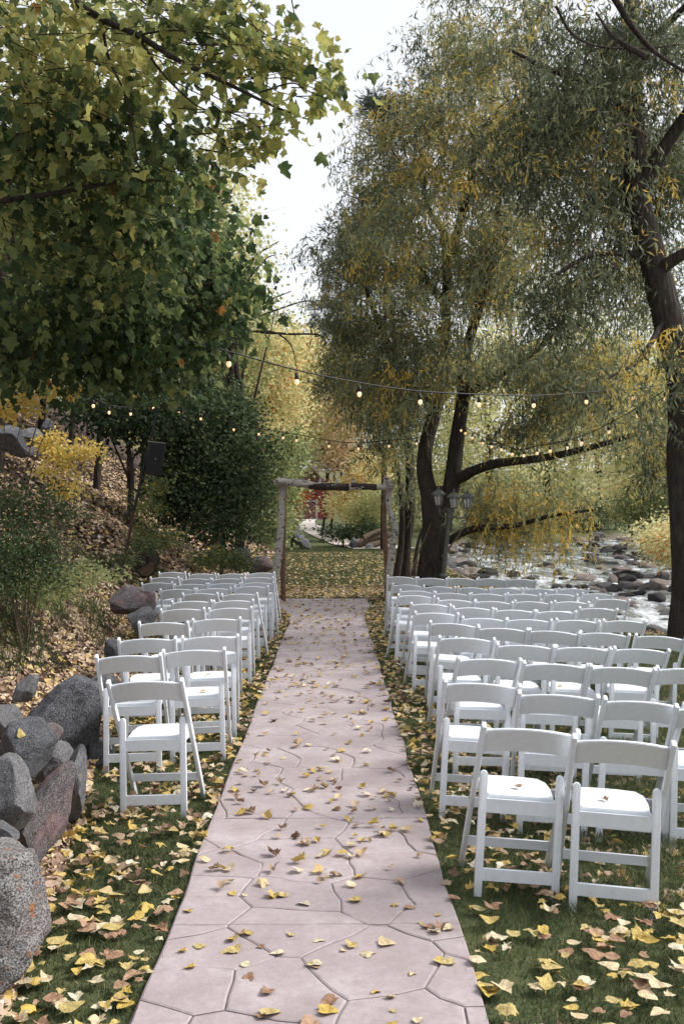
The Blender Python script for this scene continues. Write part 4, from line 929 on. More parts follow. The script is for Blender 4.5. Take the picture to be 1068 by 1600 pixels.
bg_tree('bare_tree', 372, 30, 'half bare dark tree with spreading grey branches left of the sky gap', [blob(430, 480, 30, 40, 30, 2), blob(380, 500, 30, 50, 40, 2), blob(410, 420, 30, 30, 30, 1.5)], M_YELLOW, 50, 12, .4, .12, .4, .15, 0, .16, limbs=2)
bt_ = [o for o in bpy.data.objects if o.name.startswith('bare_tree')][0]
for cs, r0 in (([(345, 620), (360, 560), (372, 522), (400, 518), (430, 520), (455, 540), (464, 578)], .07), ([(368, 530), (385, 495), (420, 470), (455, 455)], .06), ([(355, 500), (385, 430), (400, 400), (436, 377)], .08), ([(400, 518), (450, 522), (500, 524), (510, 545)], .05), ([(385, 440), (415, 405), (432, 398)], .03), ([(390, 500), (430, 485), (480, 470), (500, 480)], .04), ([(372, 525), (330, 522), (300, 530)], .06)):
    tb = MB(); limb(tb, [W(*q_, 30) for q_ in cs], r0, .012, 18, 6); put(tb, 'branch', M_BARK, bt_, True)
# pines
def pine(px, d, toppy, label, half_px, seed):
    q = np.random.default_rng(seed); p = W(px, 800, d); z = float(T(p[0], p[1])); top = W(px, toppy, d)[2]; hw = half_px*d/F
    root = tree('pine_tree', (p[0], p[1], z), label); tk = MB(); cr = MB()
    limb(tk, [(p[0], p[1], z-.2), (p[0]+.1, p[1], z+(top-z)*.5), (p[0], p[1], top)], .14, .03, 16, 8, .02)
    for zz in np.sort(q.uniform(z+(top-z)*.22, top, 34)):
        f_ = (zz-z)/(top-z); 
        for k_ in range(q.integers(3, 6)):
            a = q.uniform(0, 6.28); L_ = hw*(1.08-f_)**.45*q.uniform(.35, 1.15)+.3
            s_ = np.array([p[0], p[1], zz]); e = s_+np.array([math.cos(a)*L_, math.sin(a)*L_, q.uniform(-.1, .25)*L_])
            limb(tk, [s_, (s_+e)/2+np.array([0, 0, -.08*L_]), e], .05, .015, 6, 4, 0)
            m_ = max(2, int(L_*3.2)); cl = s_+(e-s_)*q.uniform(.35, 1.05, (m_, 1))+q.normal(size=(m_, 3))*.16
            off = rng.normal(size=(m_, 22, 3)); P_ = (cl[:, None]+off*.10).reshape(-1, 3); d_ = off.reshape(-1, 3)+np.array([0, 0, .3])
            scatter(cr, LF4*np.array([.16, 1, 1]), LF4F, P_, rotm(d_), rng.uniform(.22, .34, len(P_)), np.clip(rng.normal(.5, .2, len(P_)), 0, 1))
    put(tk, 'trunk', M_BARK, root, True); put(cr, 'crown', M_PINE, root, kind='stuff')
pine(598, 46, 150, 'tall open pine behind the left side of the willow', 110, 4)
pine(562, 62, 330, 'smaller bluish pine right of the sky gap', 85, 5)
M_PINE_HAZE = leaf_mat('hazed_pine_needles', [(0, (.07, .09, .09)), (.6, (.13, .16, .16)), (1, (.20, .23, .22))], .15)  # far pines: distance haze put into a paler, bluer needle colour
_keep = M_PINE; M_PINE = M_PINE_HAZE
for px, d, ty, wd in ((492, 110, 470, 'short'), (512, 118, 432, 'tall'), (532, 115, 455, 'middle')):
    pine(px, d, ty, f'{wd} haze tinted conifer far off at the foot of the sky gap', 26, px)
M_PINE = _keep
# rust and orange growth
bg_tree('dogwood_shrub', 455, 47, 'orange red shrub beside the red cabin', [blob(458, 770, 47, 20, 26, 1.2), blob(445, 750, 47, 14, 20, 1)], M_ORANGE, 90, 20, .22, .12, .55, .2, 0, .06, cat='shrub')
bg_tree('rusty_tree', 540, 58, 'pinkish rust coloured tree between pine and willow', [blob(540, 660, 58, 36, 60, 3), blob(556, 610, 58, 28, 40, 2.5), blob(525, 710, 58, 30, 30, 2)], M_PEACH, 260, 20, .5, .17, .6, .15, 0, .07, gap=.25)
bg_tree('yellow_shrub', 545, 56, 'bright yellow shrub at the bend of the gravel path', [blob(548, 775, 56, 32, 40, 1.8), blob(575, 745, 56, 30, 46, 1.8), blob(530, 790, 55, 18, 18, 1.2)], M_YELLOW, 420, 22, .35, .14, .78, .15, 0, .08, cat='shrub')
bg_tree('silver_shrub', 565, 50, 'pale grey green willow shrub framed by the arch', [blob(570, 800, 50, 28, 26, 1.2), blob(590, 780, 50, 22, 30, 1.2)], M_YELLOW, 300, 24, .28, .16, .42, .1, 0, .06, aspect=.25, cat='shrub')
bg_tree('dark_shrub', 535, 49, 'low dark shrub on the lawn edge under the pale shrub', [blob(535, 832, 49, 36, 12, 1.2), blob(575, 828, 49, 26, 16, 1.)], M_DARK, 150, 22, .22, .11, .4, .15, 0, .05, cat='shrub')
bg_tree('green_shrub', 438, 30, 'yellow green shrub left behind the arch post', [blob(436, 760, 30, 30, 60, 1.2), blob(425, 820, 29, 22, 34, 1.), blob(450, 710, 31, 26, 36, 1.1)], M_YELLOW, 330, 24, .28, .11, .12, .13, 0, .06, cat='shrub')
bg_tree('lilac_shrub', 345, 24, 'big dark green shrub on the slope right of the black speaker', [blob(340, 700, 24, 75, 80, 1.6), blob(265, 770, 23.5, 36, 50, 1.1), blob(395, 700, 23.8, 26, 30, 1.), blob(365, 640, 24.2, 40, 36, 1.1), blob(300, 760, 23.5, 60, 70, 1.5), blob(380, 760, 23.5, 42, 70, 1.4), blob(350, 820, 23, 60, 38, 1.3), blob(320, 640, 24.5, 60, 50, 1.4), blob(270, 680, 25, 40, 60, 1.3)], M_DARK, 1250, 26, .24, .095, .5, .17, 0, .06, cat='shrub', gap=.25)
# dark wood on the hill behind the maple
for k_, (px, d, hh) in enumerate([(-30, 24, 420), (60, 28, 400), (150, 27, 380), (220, 30, 420), (280, 33, 380), (110, 36, 300), (330, 44, 470), (20, 34, 300)]):
    bg_tree('hillside_tree', px, d, f'{["dark", "shadowy green", "deep green", "dull green", "olive", "tall dark", "loose yellow green", "broad dark"][k_]} tree on the hillside behind the maple', [blob(px, hh+50, d, 75, 85, 2.5), blob(px+40, hh+110, d, 75, 60, 2.2), blob(px-50, hh+150, d, 60, 60, 2.2), blob(px, hh-60, d, 60, 90, 2.5)], M_DARK if k_ != 6 else M_YELLOW, 300, 24, .5, .19, .33 if k_ != 6 else .3, .14, .03, .11)
bg_tree('understory_shrub', 200, 22, 'shadowy shrub under the maple on the upper slope', [blob(200, 650, 22, 60, 45, 1.5), blob(140, 630, 22, 50, 30, 1.4), blob(250, 640, 22.5, 50, 50, 1.4)], M_DARK, 260, 24, .28, .11, .25, .12, .05, .08, cat='shrub')
bg_tree('cottonwood_tree', -10, 20, 'pale backlit cottonwood seen through the top left maple leaves', [blob(60, 80, 20, 120, 110, 2.5), blob(200, 60, 20, 110, 90, 2.2), blob(120, 190, 20, 110, 70, 2.2)], M_YELLOW, 330, 16, .30, .12, .5, .15, 0, .2, gap=.3)
# yellow saplings at left
def leafy(name, label, base_px, d, stems, mat, nclump, nleaf, csize, lsize, tone, yel=0., cat='shrub', aspect=.6, ts=.1):
    x, y, z, _ = at(*base_px) if d is None else (*W(base_px[0], base_px[1], d), 0)
    if d is not None: z = float(T(x, y))
    root = tree(name, (x, y, z), label, cat); tk = MB(); bl = []
    for (px, py, dd, rw, rh) in stems:
        e = W(px, py, dd); limb(tk, [(x, y, z-.1), ((x+e[0])/2-.05, (y+e[1])/2, z+(e[2]-z)*.6), e], .008, .003, 10, 5, 0); bl.append(blob(px, py, dd, rw, rh, rw*dd/F))
    put(tk, 'stem', M_TWIG, root, True); cr = MB(); broad(cr, None, bl, nclump, nleaf, csize, lsize, tone, ts, yel=yel, aspect=aspect, droop=.2); put(cr, 'foliage', mat, root, kind='stuff')
leafy('yellow_sapling', 'bright yellow leaved sapling on the litter slope', (95, 800), 12, [(100, 712, 12, 26, 16), (135, 706, 12, 24, 16), (75, 695, 12.2, 20, 14), (105, 765, 12, 24, 12), (70, 735, 12, 18, 10), (90, 680, 12.2, 16, 12), (112, 733, 12, 20, 10)], M_WILLOW, 150, 9, .055, .06, .88, ts=.05)
leafy('yellow_sapling', 'yellow leaves showing at the left edge under the maple', (5, 690), 9.5, [(10, 640, 9.5, 30, 22), (40, 630, 9.5, 22, 20), (100, 610, 9.8, 16, 14), (95, 560, 9.6, 22, 18)], M_WILLOW, 60, 7, .07, .075, .9, ts=.05)
leafy('green_sapling', 'dark green leafy shrub low at the left picture edge', (40, 960), 9, [(20, 800, 9, 40, 40), (60, 850, 9, 36, 50), (20, 880, 9, 36, 40), (75, 790, 9.2, 26, 30), (10, 760, 9.2, 26, 20), (30, 905, 8.8, 50, 30), (80, 890, 9, 30, 30), (10, 850, 8.6, 30, 40), (110, 800, 9.2, 20, 16)], M_DARK, 400, 13, .07, .05, .55, aspect=.4)
leafy('weed_clump', 'light green leafy weeds in front of the brown boulder', (350, 905), 19.5, [(345, 870, 19.5, 26, 14), (375, 880, 19.5, 22, 12), (320, 875, 19.8, 18, 12)], M_DARK, 110, 14, .10, .09, .8, aspect=.35)
leafy('weed_clump', 'low green weeds by the speaker pole foot', (215, 880), 18.5, [(228, 850, 18.5, 22, 14), (200, 875, 18, 18, 10)], M_DARK, 60, 14, .10, .07, .7, aspect=.45)
leafy('weed_clump', 'patch of light green weeds on the litter slope beside the leaning pole', (240, 800), 20, [(232, 790, 20, 20, 14), (245, 760, 20.5, 16, 14), (225, 830, 19.5, 18, 12), (262, 840, 19.5, 20, 12)], M_DARK, 120, 12, .12, .08, .85, aspect=.5)
leafy('weed_clump', 'yellowish green weeds under the dark leafy shrub at the left edge', (60, 960), 9.5, [(90, 915, 9.5, 26, 20), (130, 895, 10, 26, 16), (50, 930, 9.2, 30, 20), (165, 900, 10.5, 22, 12)], M_YELLOW, 150, 10, .08, .06, .15, aspect=.35)
# saplings beyond the lawn
for px, py0, py1, lb in ((508, 838, 700, 'thin dark sapling in front of the red cabin'), (520, 836, 720, 'second thin bare sapling right of the cabin door')):
    x, y, z, d = at(px-6, py0); root = tree('bare_sapling', (x, y, z), lb); tk = MB()
    limb(tk, [(x, y, z-.1), W(px, (py0*2+py1)/3, d), W(px+3, py1, d)], .12, .03, 14, 6)
    for k_ in range(7):
        a = W(px, py0+(py1-py0)*(.3+.09*k_), d); e = a+np.array([rng.normal()*.9, rng.normal()*.5, rng.uniform(.5, 1.4)]); limb(tk, [a, (a+e)/2, e], .035, .01, 6, 4, 0)
    put(tk, 'trunk', M_BARK, root, True)
# trees across the creek
far = [(760, 62, 560, .5, 'yellow green'), (850, 69, 600, .5, 'golden'), (930, 71, 560, .5, 'olive yellow'), (1010, 54, 580, .65, 'pale gold'), (1080, 50, 560, .4, 'dull green'), (700, 70, 600, .55, 'straw yellow'), (890, 75, 470, .6, 'tall pale yellow'), (1000, 80, 440, .35, 'tall hazy green'), (800, 82, 430, .3, 'tall grey green'), (610, 72, 640, .5, 'gold')]
for px, d, hp, tn_, wd in far:
    bg_tree('riverside_tree', px, d, f'{wd} tree across the creek behind the willows', [blob(px, hp+80, d, 60, 70, 3.5), blob(px-35, hp+150, d, 50, 60, 3), blob(px+35, hp+160, d, 55, 55, 3), blob(px, hp, d, 45, 60, 3)], M_YELLOW, 300, 24, .6, .22, tn_, .17, 0, .22)
for px, d, py, wd, mat, tn_ in ((925, 68, 815, 'dark green', M_DARK, .35), (1010, 42, 800, 'grey green', M_DARK, .75), (880, 69, 812, 'yellow', M_YELLOW, .6), (1050, 36, 845, 'tawny', M_YELLOW, .6), (830, 68, 820, 'mixed green', M_DARK, .7), (960, 72, 790, 'silvery', M_YELLOW, .2), (790, 67, 815, 'olive', M_DARK, .6), (1075, 30, 850, 'orange yellow', M_YELLOW, .8), (1000, 57, 800, 'pale olive', M_YELLOW, .35), (1045, 50, 812, 'bushy green', M_DARK, .7), (985, 62, 770, 'tall straw coloured', M_YELLOW, .6)):
    bg_tree('bank_shrub', px, d, f'{wd} shrub on the far creek bank', [blob(px, py-2, d, 38, 26, 1.5), blob(px+24, py-20, d, 30, 26, 1.3), blob(px-26, py-8, d, 28, 22, 1.3), blob(px+5, py+16, d, 34, 14, 1.3)], mat, 300, 22, .34, .14, tn_, .15, 0, .07, cat='shrub', aspect=.4)

# ------------------------------------------------------------------ far lawn path, driftwood, cabin
pp = [at(px, py) for px, py in ((602, 858), (560, 850), (530, 840), (500, 829), (478, 824), (468, 818), (478, 812), (500, 807))]
C_ = spline([(p[0], p[1], 0) for p in pp], 50); mb = MB(); Tn = np.gradient(C_, axis=0); Tn /= np.linalg.norm(Tn, axis=1)[:, None]
wd_ = np.linspace(1.5, 1.2, 50)[:, None]; nr = np.c_[-Tn[:, 1], Tn[:, 0], np.zeros(50)]
A = C_+nr*wd_; B = C_-nr*wd_; A[:, 2] = T(A[:, 0], A[:, 1])+.05; B[:, 2] = T(B[:, 0], B[:, 1])+.05
i = np.arange(49); mb.add(np.vstack([A, B]), np.stack([i, i+1, i+51, i+50], 1)); gp = mb.build('gravel_path', M_GRAVEL); tag(gp, kind='structure')
x, y, z, d = at(585, 857)
for k_, (dx, dz, L_, r_, an, lb) in enumerate([(0, .28, 1.6, .22, .42, 'thick weathered driftwood log leaning on the pile right of the gravel path'), (.35, .2, 1.4, .17, .2, 'second grey log of the driftwood pile'), (.1, .62, 1.3, .12, .5, 'thin top log of the driftwood pile')]):
    mb = MB(); a = np.array([x-L_/2+dx, y-.2*k_, z+dz-.1]); e = np.array([x+L_/2+dx, y+.3, z+dz+math.sin(an)*L_*.6]); limb(mb, [a, (a+e)/2+np.array([0, 0, .06]), e], r_, r_*.7, 12, 9, .09)
    tag(mb.build('driftwood_log', M_TWIG, None, True), lb, 'log', 'driftwood logs')
rock((x-.3, y-.6, z+.1), (.3, .2, .16), (0, 0, 0), 81, M_GRANITE, 'pale stone in front of the driftwood pile', cuts=9, sub=4)
rock((x-1., y-.1, z+.25), (.35, .3, .35), (0, .3, 0), 82, M_GRANITE_D, 'dark round rock at the end of the driftwood', cuts=9, sub=4)
# log stump left
lx, ly, lz, ld = at(236, 902); mb = MB(); limb(mb, [(lx-.05, ly-.3, lz+.2), (lx-.1, ly+.2, lz+.28), (lx-.15, ly+.7, lz+.32)], .19, .2, 10, 14, .05)
lg = empty('cut_log', (lx, ly, lz)); tag(lg, 'dark cut log lying at the slope foot behind the left chairs', 'log'); o = put(mb, 'bark', M_BARK, lg, True)
mb = MB(); tube(mb, [(lx-.05, ly-.305, lz+.2), (lx-.05, ly-.30, lz+.2)], [.165, .165], 14, True); put(mb, 'cut_face', plain('cut_wood', (.10, .06, .04), .9, 0, 8, .5), lg)

M_LOG = plain('red_logs', (.26, .055, .045), .85, 0, 3, .3, .4, .02); M_CHINK = plain('chinking', (.42, .36, .33), .9, 0, 5, .2)
M_DOOR = plain('weathered_door', (.17, .08, .07), .8, 0, 4, .35); M_TRIM = plain('pale_trim', (.45, .38, .36), .8, 0, 4, .15)
M_ROOF = plain('brown_roof', (.11, .07, .06), .9, 0, 3, .3, .4, .03)
cx, cy, cz, cdist = at(484, 812, 60, 140); cab = empty('log_cabin', (cx, cy, cz)); tag(cab, 'small red log cabin with a weathered door at the end of the gravel path', 'cabin')
def bx(name, x0, x1, y0, y1, z0, z1, mat, parent, bev=.01):
    def fn(bm):
        g = bmesh.ops.create_cube(bm, size=1)['verts']
        for v in g: v.co = Vector(((x0+x1)/2+v.co.x*(x1-x0), (y0+y1)/2+v.co.y*(y1-y0), (z0+z1)/2+v.co.z*(z1-z0)))
        if bev: bmesh.ops.bevel(bm, geom=list(bm.edges), offset=bev, segments=1, affect='EDGES')
    return bobj(name, fn, mat, parent)
s = cdist/F
cw0, cw1, ch = -30*s, 30*s, 52*s          # front wall from px 454 to 514, 52 px high
bx('wall', cw0, cw1, .12, 5, 0, ch, M_CHINK, cab)
bx('foundation', cw0-.1, cw1+.1, -.05, 5.1, -.6, .10, plain('foundation_stone', (.33, .28, .28), .9, 0, 2, .25), cab)
dw0, dw1, dh = -11*s, 9*s, 28*s
nlog = 14
def logm(L_, r_):
    m_ = MB(); tube(m_, [(0, 0, 0), (L_/2, 0, 0), (L_, 0, 0)], [r_, r_*1.05, r_], 9, True, 0, .02); return np_mesh('log', np.concatenate(m_.v), [np.concatenate(a) for a in m_.f.values()], M_LOG, None, True)
lr = ch/nlog/2
full, lft, rgt = logm(cw1-cw0+.3, lr*.9), logm(dw0-cw0-3*s+.15, lr*.9), logm(cw1-dw1-3*s+.15, lr*.9)
for k_ in range(nlog):
    zz = .1+lr*(2*k_+1)
    if zz > dh+2.2*s+.05: o = link('log', full, cab); o.location = (cw0-.15, .05, zz)
    else:
        o = link('log', lft, cab); o.location = (cw0-.15, .05, zz); o = link('log', rgt, cab); o.location = (dw1+3*s, .05, zz)
door = bx('door', dw0, dw1, 0, .1, .1, dh, M_DOOR, cab)
for k_ in range(4): bx('plank', dw0+(dw1-dw0)*k_/4+.02, dw0+(dw1-dw0)*(k_+1)/4-.02, -.025, .0, .12, dh-.03, M_DOOR, door)
bx('door_frame', dw0-3*s, dw0-.0, -.04, .1, .1, dh+2.2*s, M_TRIM, cab); bx('door_frame', dw1, dw1+3*s, -.04, .1, .1, dh+2.2*s, M_TRIM, cab); bx('door_frame', dw0, dw1, -.04, .1, dh, dh+2.2*s, M_TRIM, cab)
def gable(bm):
    top = ch+1.9; p = [(cw0, ch), (cw1, ch), ((cw0+cw1)/2, top)]
    f_ = [bm.verts.new((a_, .1, b_)) for a_, b_ in p]; g_ = [bm.verts.new((a_, .25, b_)) for a_, b_ in p]
    bm.faces.new(f_); bm.faces.new(g_[::-1]); [bm.faces.new((f_[i], g_[i], g_[(i+1) % 3], f_[(i+1) % 3])) for i in range(3)]; bmesh.ops.recalc_face_normals(bm, faces=bm.faces)
bobj('gable', gable, M_DOOR, cab)
for s_ in (-1, 1):
    def rf(bm, s_=s_):
        xm = (cw0+cw1)/2; hwid = (cw1-cw0)/2+.5; rise = 1.95*hwid/((cw1-cw0)/2)
        grid_slab(bm, lambda u, v: (xm+s_*hwid*u, -.6+6.2*v, ch+2.0-rise*u), 1, 1, Vector((0, 0, .14)))
    ro = bobj('roof', rf, M_ROOF, cab)
bx('chimney', .2, .9, 1.5, 2.2, ch+.6, ch+3.0, M_CHINK, ro)

# ------------------------------------------------------------------ birch arch
AD = 18.8
ab = W(520, 945, AD); arch = empty('birch_arch', (ab[0], ab[1], -.03)); tag(arch, 'rustic wedding arch of birch poles at the far end of the aisle', 'arch')
def A_(px, py, dd=0.): return W(px, py, AD+dd)
def pole(name, ctrl, r0, r1, mat=M_BIRCH, n=26, wob=.05, knots=0):
    m_ = MB(); P_ = limb(m_, ctrl, r0, r1, n, 14, wob); o = put(m_, name, mat, arch, True)
    for k_ in range(knots):
        i = R.randrange(2, n-2); a = R.uniform(3.4, 6.0); p = P_[i]; r_ = r0+(r1-r0)*i/n
        dx_, dy_ = math.cos(a), math.sin(a); km = MB(); q = np.array([dx_, dy_, 0]) if name == 'post' else np.array([0, dy_, -dx_])
        tube(km, [p+q*r_*.8, p+q*r_*1.12], [.020, .012], 7, True); ko = km.build('knot', M_KNOT); ko.parent = o
    return o
pole('post', [A_(424, 955), A_(432.6, 884), A_(436.5, 848), A_(439.5, 807), A_(441.6, 755)], .080, .064, knots=8)
pole('post', [A_(443, 950, .35), A_(442, 884, .35), A_(443, 820, .32), A_(444, 762, .3)], .05, .042, M_INNER, knots=3)
pole('post', [A_(609, 955), A_(608, 900), A_(610, 878), A_(613, 850), A_(617, 828), A_(611, 805), A_(606.5, 786), A_(609, 758)], .074, .058, n=34, knots=9)
pole('post', [A_(603, 955, .35), A_(605, 900, .35), A_(601, 840, .35), A_(600, 800, .3), A_(604, 760, .3)], .055, .045, M_INNER, knots=3)
pole('beam', [A_(431, 753, -.14), A_(455, 754, -.14), A_(490, 758, -.14), A_(520, 760, -.14), A_(560, 761, -.14), A_(614, 761, -.14)], .075, .052, n=34, wob=.07, knots=6)
M_BEAMD = plain('dark_peeled_bark', (.035, .022, .016), .9, 0, 9, .5, .6, .02)
for a0, a1, r_ in ((482, 545, .066), (548, 588, .058)):
    m_ = MB(); limb(m_, [A_(a0, 758.3, -.142), A_((a0+a1)/2, 760.4, -.142), A_(a1, 761, -.142)], r_*1.06, r_*1.04, 16, 12, .10); put(m_, 'bark_patch', M_BEAMD, arch, True)
for px, h_, ln_ in ((446, .10, 0), (472, .06, .02), (498, .07, .05), (527, .06, -.02), (551, .05, .02), (600, .08, .03), (607, .07, -.02), (431, .02, -.03)):
    m_ = MB(); p = A_(px, 757, -.14); limb(m_, [p, p+np.array([ln_, -.01, .06+h_])], .034, .026, 6, 8, .05); put(m_, 'branch_stub', M_BIRCH, arch, True)
# rope lashings
for px in (441, 608):
    m_ = MB()
    for k_ in range(4): 
        th = np.linspace(0, 2*math.pi, 13); c0 = A_(px, 757+k_*2.5-3, -.07); tube(m_, np.c_[c0[0]+.10*np.cos(th), c0[1]+.16*np.sin(th), c0[2]+.02*np.sin(th)], .007, 5, False)
    put(m_, 'rope_lashing', plain('rope', (.20, .16, .12), .9), arch, True)

# ------------------------------------------------------------------ lamp post
LD = 17.4; base = W(688, 952, LD); lp = empty('lamp_post', (base[0], base[1], -.03)); tag(lp, 'grey three lantern lamp post leaning slightly right of the birch arch', 'lamp post')
def lput(m_, name, mat, par=None, smooth=True):
    o = m_.build(name, mat, None, smooth); o.parent = par or lp; o.matrix_parent_inverse = Matrix.Translation(lp.location).inverted() if par is None else Matrix(); return o
s = LD/F
m_ = MB(); tube(m_, [W(686.8, 952, LD), W(688.2, 940, LD), W(692, 906, LD), W(692.3, 903, LD)], [.10, .062, .052, .05], 14); lput(m_, 'base', M_LAMP)
m_ = MB(); tube(m_, [W(692, 904, LD), W(692.2, 901, LD), W(692.4, 898, LD), W(692.6, 896, LD)], [.048, .066, .066, .045], 14); lput(m_, 'collar', M_LAMP)
m_ = MB(); tube(m_, [W(692.6, 898, LD), W(697, 850, LD), W(702, 806, LD)], [.040, .036, .032], 14); lput(m_, 'pole', M_LAMP)
m_ = MB(); tube(m_, [W(702, 808, LD), W(702.5, 800, LD), W(702.8, 796, LD), W(703, 794.5, LD)], [.055, .05, .07, .07], 12); lput(m_, 'hub', M_LAMP)
M_GLASS, t, b = node_mat('frosted_lamp_glass'); b.inputs['Base Color'].default_value = (.62, .62, .58, 1); b.inputs['Roughness'].default_value = .25; b.inputs['Transmission Weight'].default_value = .55
n = noise(t, 20, 3, .5, coords(t)); r = ramp(t, [(.3, (.5, .5, .47)), (.7, (.72, .72, .68))], n.outputs[0]); t.links.new(r.outputs[0], b.inputs['Base Color'])
for (px, py, dd) in ((708.5, 795, -.12), (684.5, 790.5, .08), (730, 795, .14)):
    d0 = LD+dd; ctr = W(px, py, d0); m_ = MB()
    z0 = ctr[2]; H = 18*s
    tube(m_, [ctr, ctr+np.array([0, 0, .02])], [.052, .058], 6); L_ = lput(m_, 'lantern', M_LAMP, None, False)
    g = MB(); tube(g, [ctr+np.array([0, 0, .02]), ctr+np.array([0, 0, H-.01])], [.050, .088], 6, False); lput(g, 'glass', M_GLASS, L_, False)
    bb = MB(); tube(bb, [ctr+np.array([0, 0, .03]), ctr+np.array([0, 0, .08]), ctr+np.array([0, 0, .12])], [.018, .03, .012], 8); lput(bb, 'bulb', plain('milky_bulb', (.75, .74, .70), .4), L_)
    for k_ in range(6):
        a = k_*math.pi/3; q0 = ctr+np.array([.053*math.cos(a), .053*math.sin(a), .01]); q1 = ctr+np.array([.092*math.cos(a), .092*math.sin(a), H])
        rb = MB(); tube(rb, [q0, q1], [.006, .006], 5); lput(rb, 'rib', M_LAMP, L_, False)
    cp = MB(); tube(cp, [ctr+np.array([0, 0, H-.012]), ctr+np.array([0, 0, H+.008]), ctr+np.array([0, 0, H+.05]), ctr+np.array([0, 0, H+.08]), ctr+np.array([0, 0, H+.085])], [.125, .128, .085, .035, .02], 18); lput(cp, 'cap', M_LAMP, L_)
    fn_ = MB(); c2 = ctr+np.array([0, 0, H+.083]); tube(fn_, [c2, c2+[0, 0, .01], c2+[0, 0, .02], c2+[0, 0, .035], c2+[0, 0, .05], c2+[0, 0, .075]], [.015, .030, .016, .02, .010, .003], 10); lput(fn_, 'finial', M_LAMP, L_)
    if px != 708.5:
        ar = MB(); h0 = W(702.5, 803, LD); e = ctr; md_ = (h0+e)/2+np.array([0, 0, -.10]); limb(ar, [h0, md_+np.array([(h0-e)[0]*.15, 0, -.01]), md_+np.array([-(h0-e)[0]*.28, 0, .0]), e], .013, .012, 16, 7, 0); lput(ar, 'arm', M_LAMP)

# ------------------------------------------------------------------ speaker on a leaning pole
bx0, by0, bz0, bd0 = at(192, 884); sp = empty('leaning_pole', (bx0, by0, bz0)); tag(sp, 'thin dark leaning pole on the slope holding the black speaker', 'pole')
m_ = MB(); p0 = np.array([bx0, by0, bz0-.1]); pm = W(209, 800, bd0); p1 = W(249, 628, bd0)
tube(m_, [p0, pm], [.030, .028], 8); o = put(m_, 'lower_shaft', M_RUST, sp, True)
m_ = MB(); tube(m_, [pm, (pm+p1)/2, p1], [.028, .025, .022], 8); put(m_, 'upper_shaft', M_BLACK, sp, True)
s = (bd0-.25)/F; sc_ = W(243, 717, bd0-.22); spk = empty('speaker', tuple(sc_), (0, .10, .25)); tag(spk, 'black box speaker mounted on the leaning pole among the trees', 'speaker')
hw, hh = 12.5*s, 25*s
bx('cabinet', -hw, hw, -.02, .28, -hh, hh, M_BLACK, spk, .01); bx('grille', -hw+.015, hw-.015, -.032, -.021, -hh+.03, hh-.03, plain('speaker_grille', (.007, .007, .007), .9, 0, 200, .5, .8), spk, .004)
bx('lid', -hw-.01, hw+.01, -.04, .29, hh+.001, hh+.018, M_CAP, spk, .004); bx('badge', -.012, .012, -.036, -.0325, -.012, .008, M_CAP, spk, 0); bx('bracket', -.03, .03, .281, .34, -.08, .08, M_BLACK, spk, .004)

# ------------------------------------------------------------------ string lights
M_BULB, t, b = node_mat('lit_bulb'); b.inputs['Base Color'].default_value = (.9, .75, .55, 1); b.inputs['Roughness'].default_value = .15
b.inputs['Emission Color'].default_value = (1.0, .55, .26, 1); b.inputs['Emission Strength'].default_value = .42
m_ = MB(); tube(m_, [(0, 0, -.085), (0, 0, -.09), (0, 0, -.10), (0, 0, -.115), (0, 0, -.13), (0, 0, -.140), (0, 0, -.145)], [.011, .013, .019, .024, .020, .012, .003], 12)
bulb_me = np_mesh('bulb', np.concatenate(m_.v), [np.concatenate(a) for a in m_.f.values()], M_BULB, None, True)
m_ = MB(); tube(m_, [(0, 0, .01), (0, 0, -.03), (0, 0, -.032), (0, 0, -.09), (0, 0, -.092)], [.006, .006, .017, .021, .014], 10)
sock_me = np_mesh('socket', np.concatenate(m_.v), [np.concatenate(a) for a in m_.f.values()], M_BLACK, None, True)
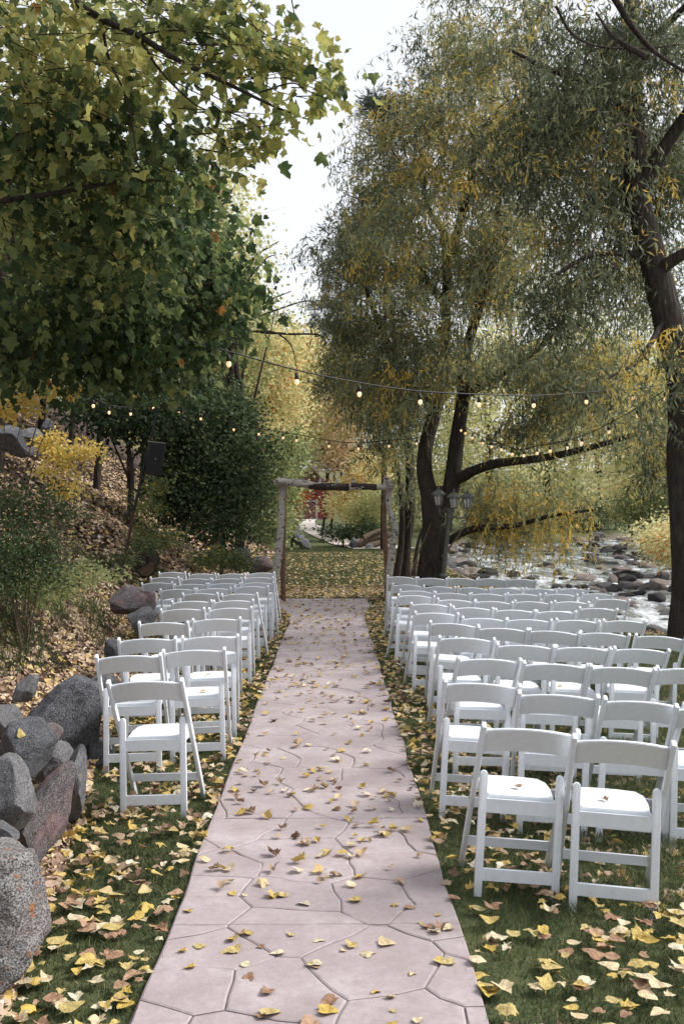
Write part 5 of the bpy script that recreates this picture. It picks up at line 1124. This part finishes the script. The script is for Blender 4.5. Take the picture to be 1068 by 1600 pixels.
def strings(label, ctrl, bulbs, n=90, r_=.0075, dscale=1.):
    P_ = spline([W(*c_) for c_ in ctrl], n); root = empty('string_light', tuple(P_[0])); tag(root, label, 'string lights', 'string lights over the seats')
    m_ = MB(); tube(m_, P_, r_, 6, True); put(m_, 'cable', M_BLACK, root, True)
    u = 519+P_[:, 0]/P_[:, 1]*F; inv_ = Matrix.Translation(root.location).inverted()
    for b_ in bulbs:
        p = np.array([np.interp(b_, u, P_[:, k_]) for k_ in range(3)])
        so_ = link('socket', sock_me, root); so_.matrix_parent_inverse = inv_; so_.location = p; so_.rotation_euler = (R.gauss(0, .06), R.gauss(0, .06), 0)
        bo = link('bulb', bulb_me, so_)
strings('nearest string of warm bulbs crossing above the aisle', [(300, 533, 8.8), (357, 549, 9.0), (463, 578, 9.4), (561, 598, 9.9), (655, 611, 10.4), (748, 616, 10.9), (833, 618, 11.5), (917, 613, 12.1), (991, 608, 12.6), (1048, 598, 13.0)], [357, 463, 561, 655, 748, 833, 917, 991])
strings('far string of bulbs from the leaning pole to the forked willow', [(249, 628, 18.6), (314, 645, 18.8), (365, 662, 19), (442, 675, 19.2), (514, 688, 19.4), (560, 692, 19.5), (607, 688, 19.6), (650, 684, 19.7), (700, 668, 19.8)], [280, 314, 365, 405, 442, 464, 514, 560, 607, 650])
strings('string of bulbs running from the forked willow to the near willow', [(712, 658, 19.6), (727, 668, 19.1), (753, 683, 18.3), (783, 693, 17.5), (809, 702, 16.9), (839, 697, 16.2), (886, 688, 15.3), (930, 672, 14.6), (996, 636, 13.7), (1052, 600, 13.1)], [720, 727, 738, 753, 767, 783, 799, 819, 839, 859, 886, 910, 950, 996, 1040])
strings('left string of bulbs from the pole top into the maple', [(60, 560, 12), (110, 600, 13), (147, 622, 14), (172, 633, 15), (205, 636, 16.5), (240, 628, 18), (248, 624, 18.5)], [85, 147, 172, 205, 240])
print('objects', len(bpy.data.objects), 'tris', sum(len(m.loops)-2*len(m.polygons) for m in bpy.data.meshes))
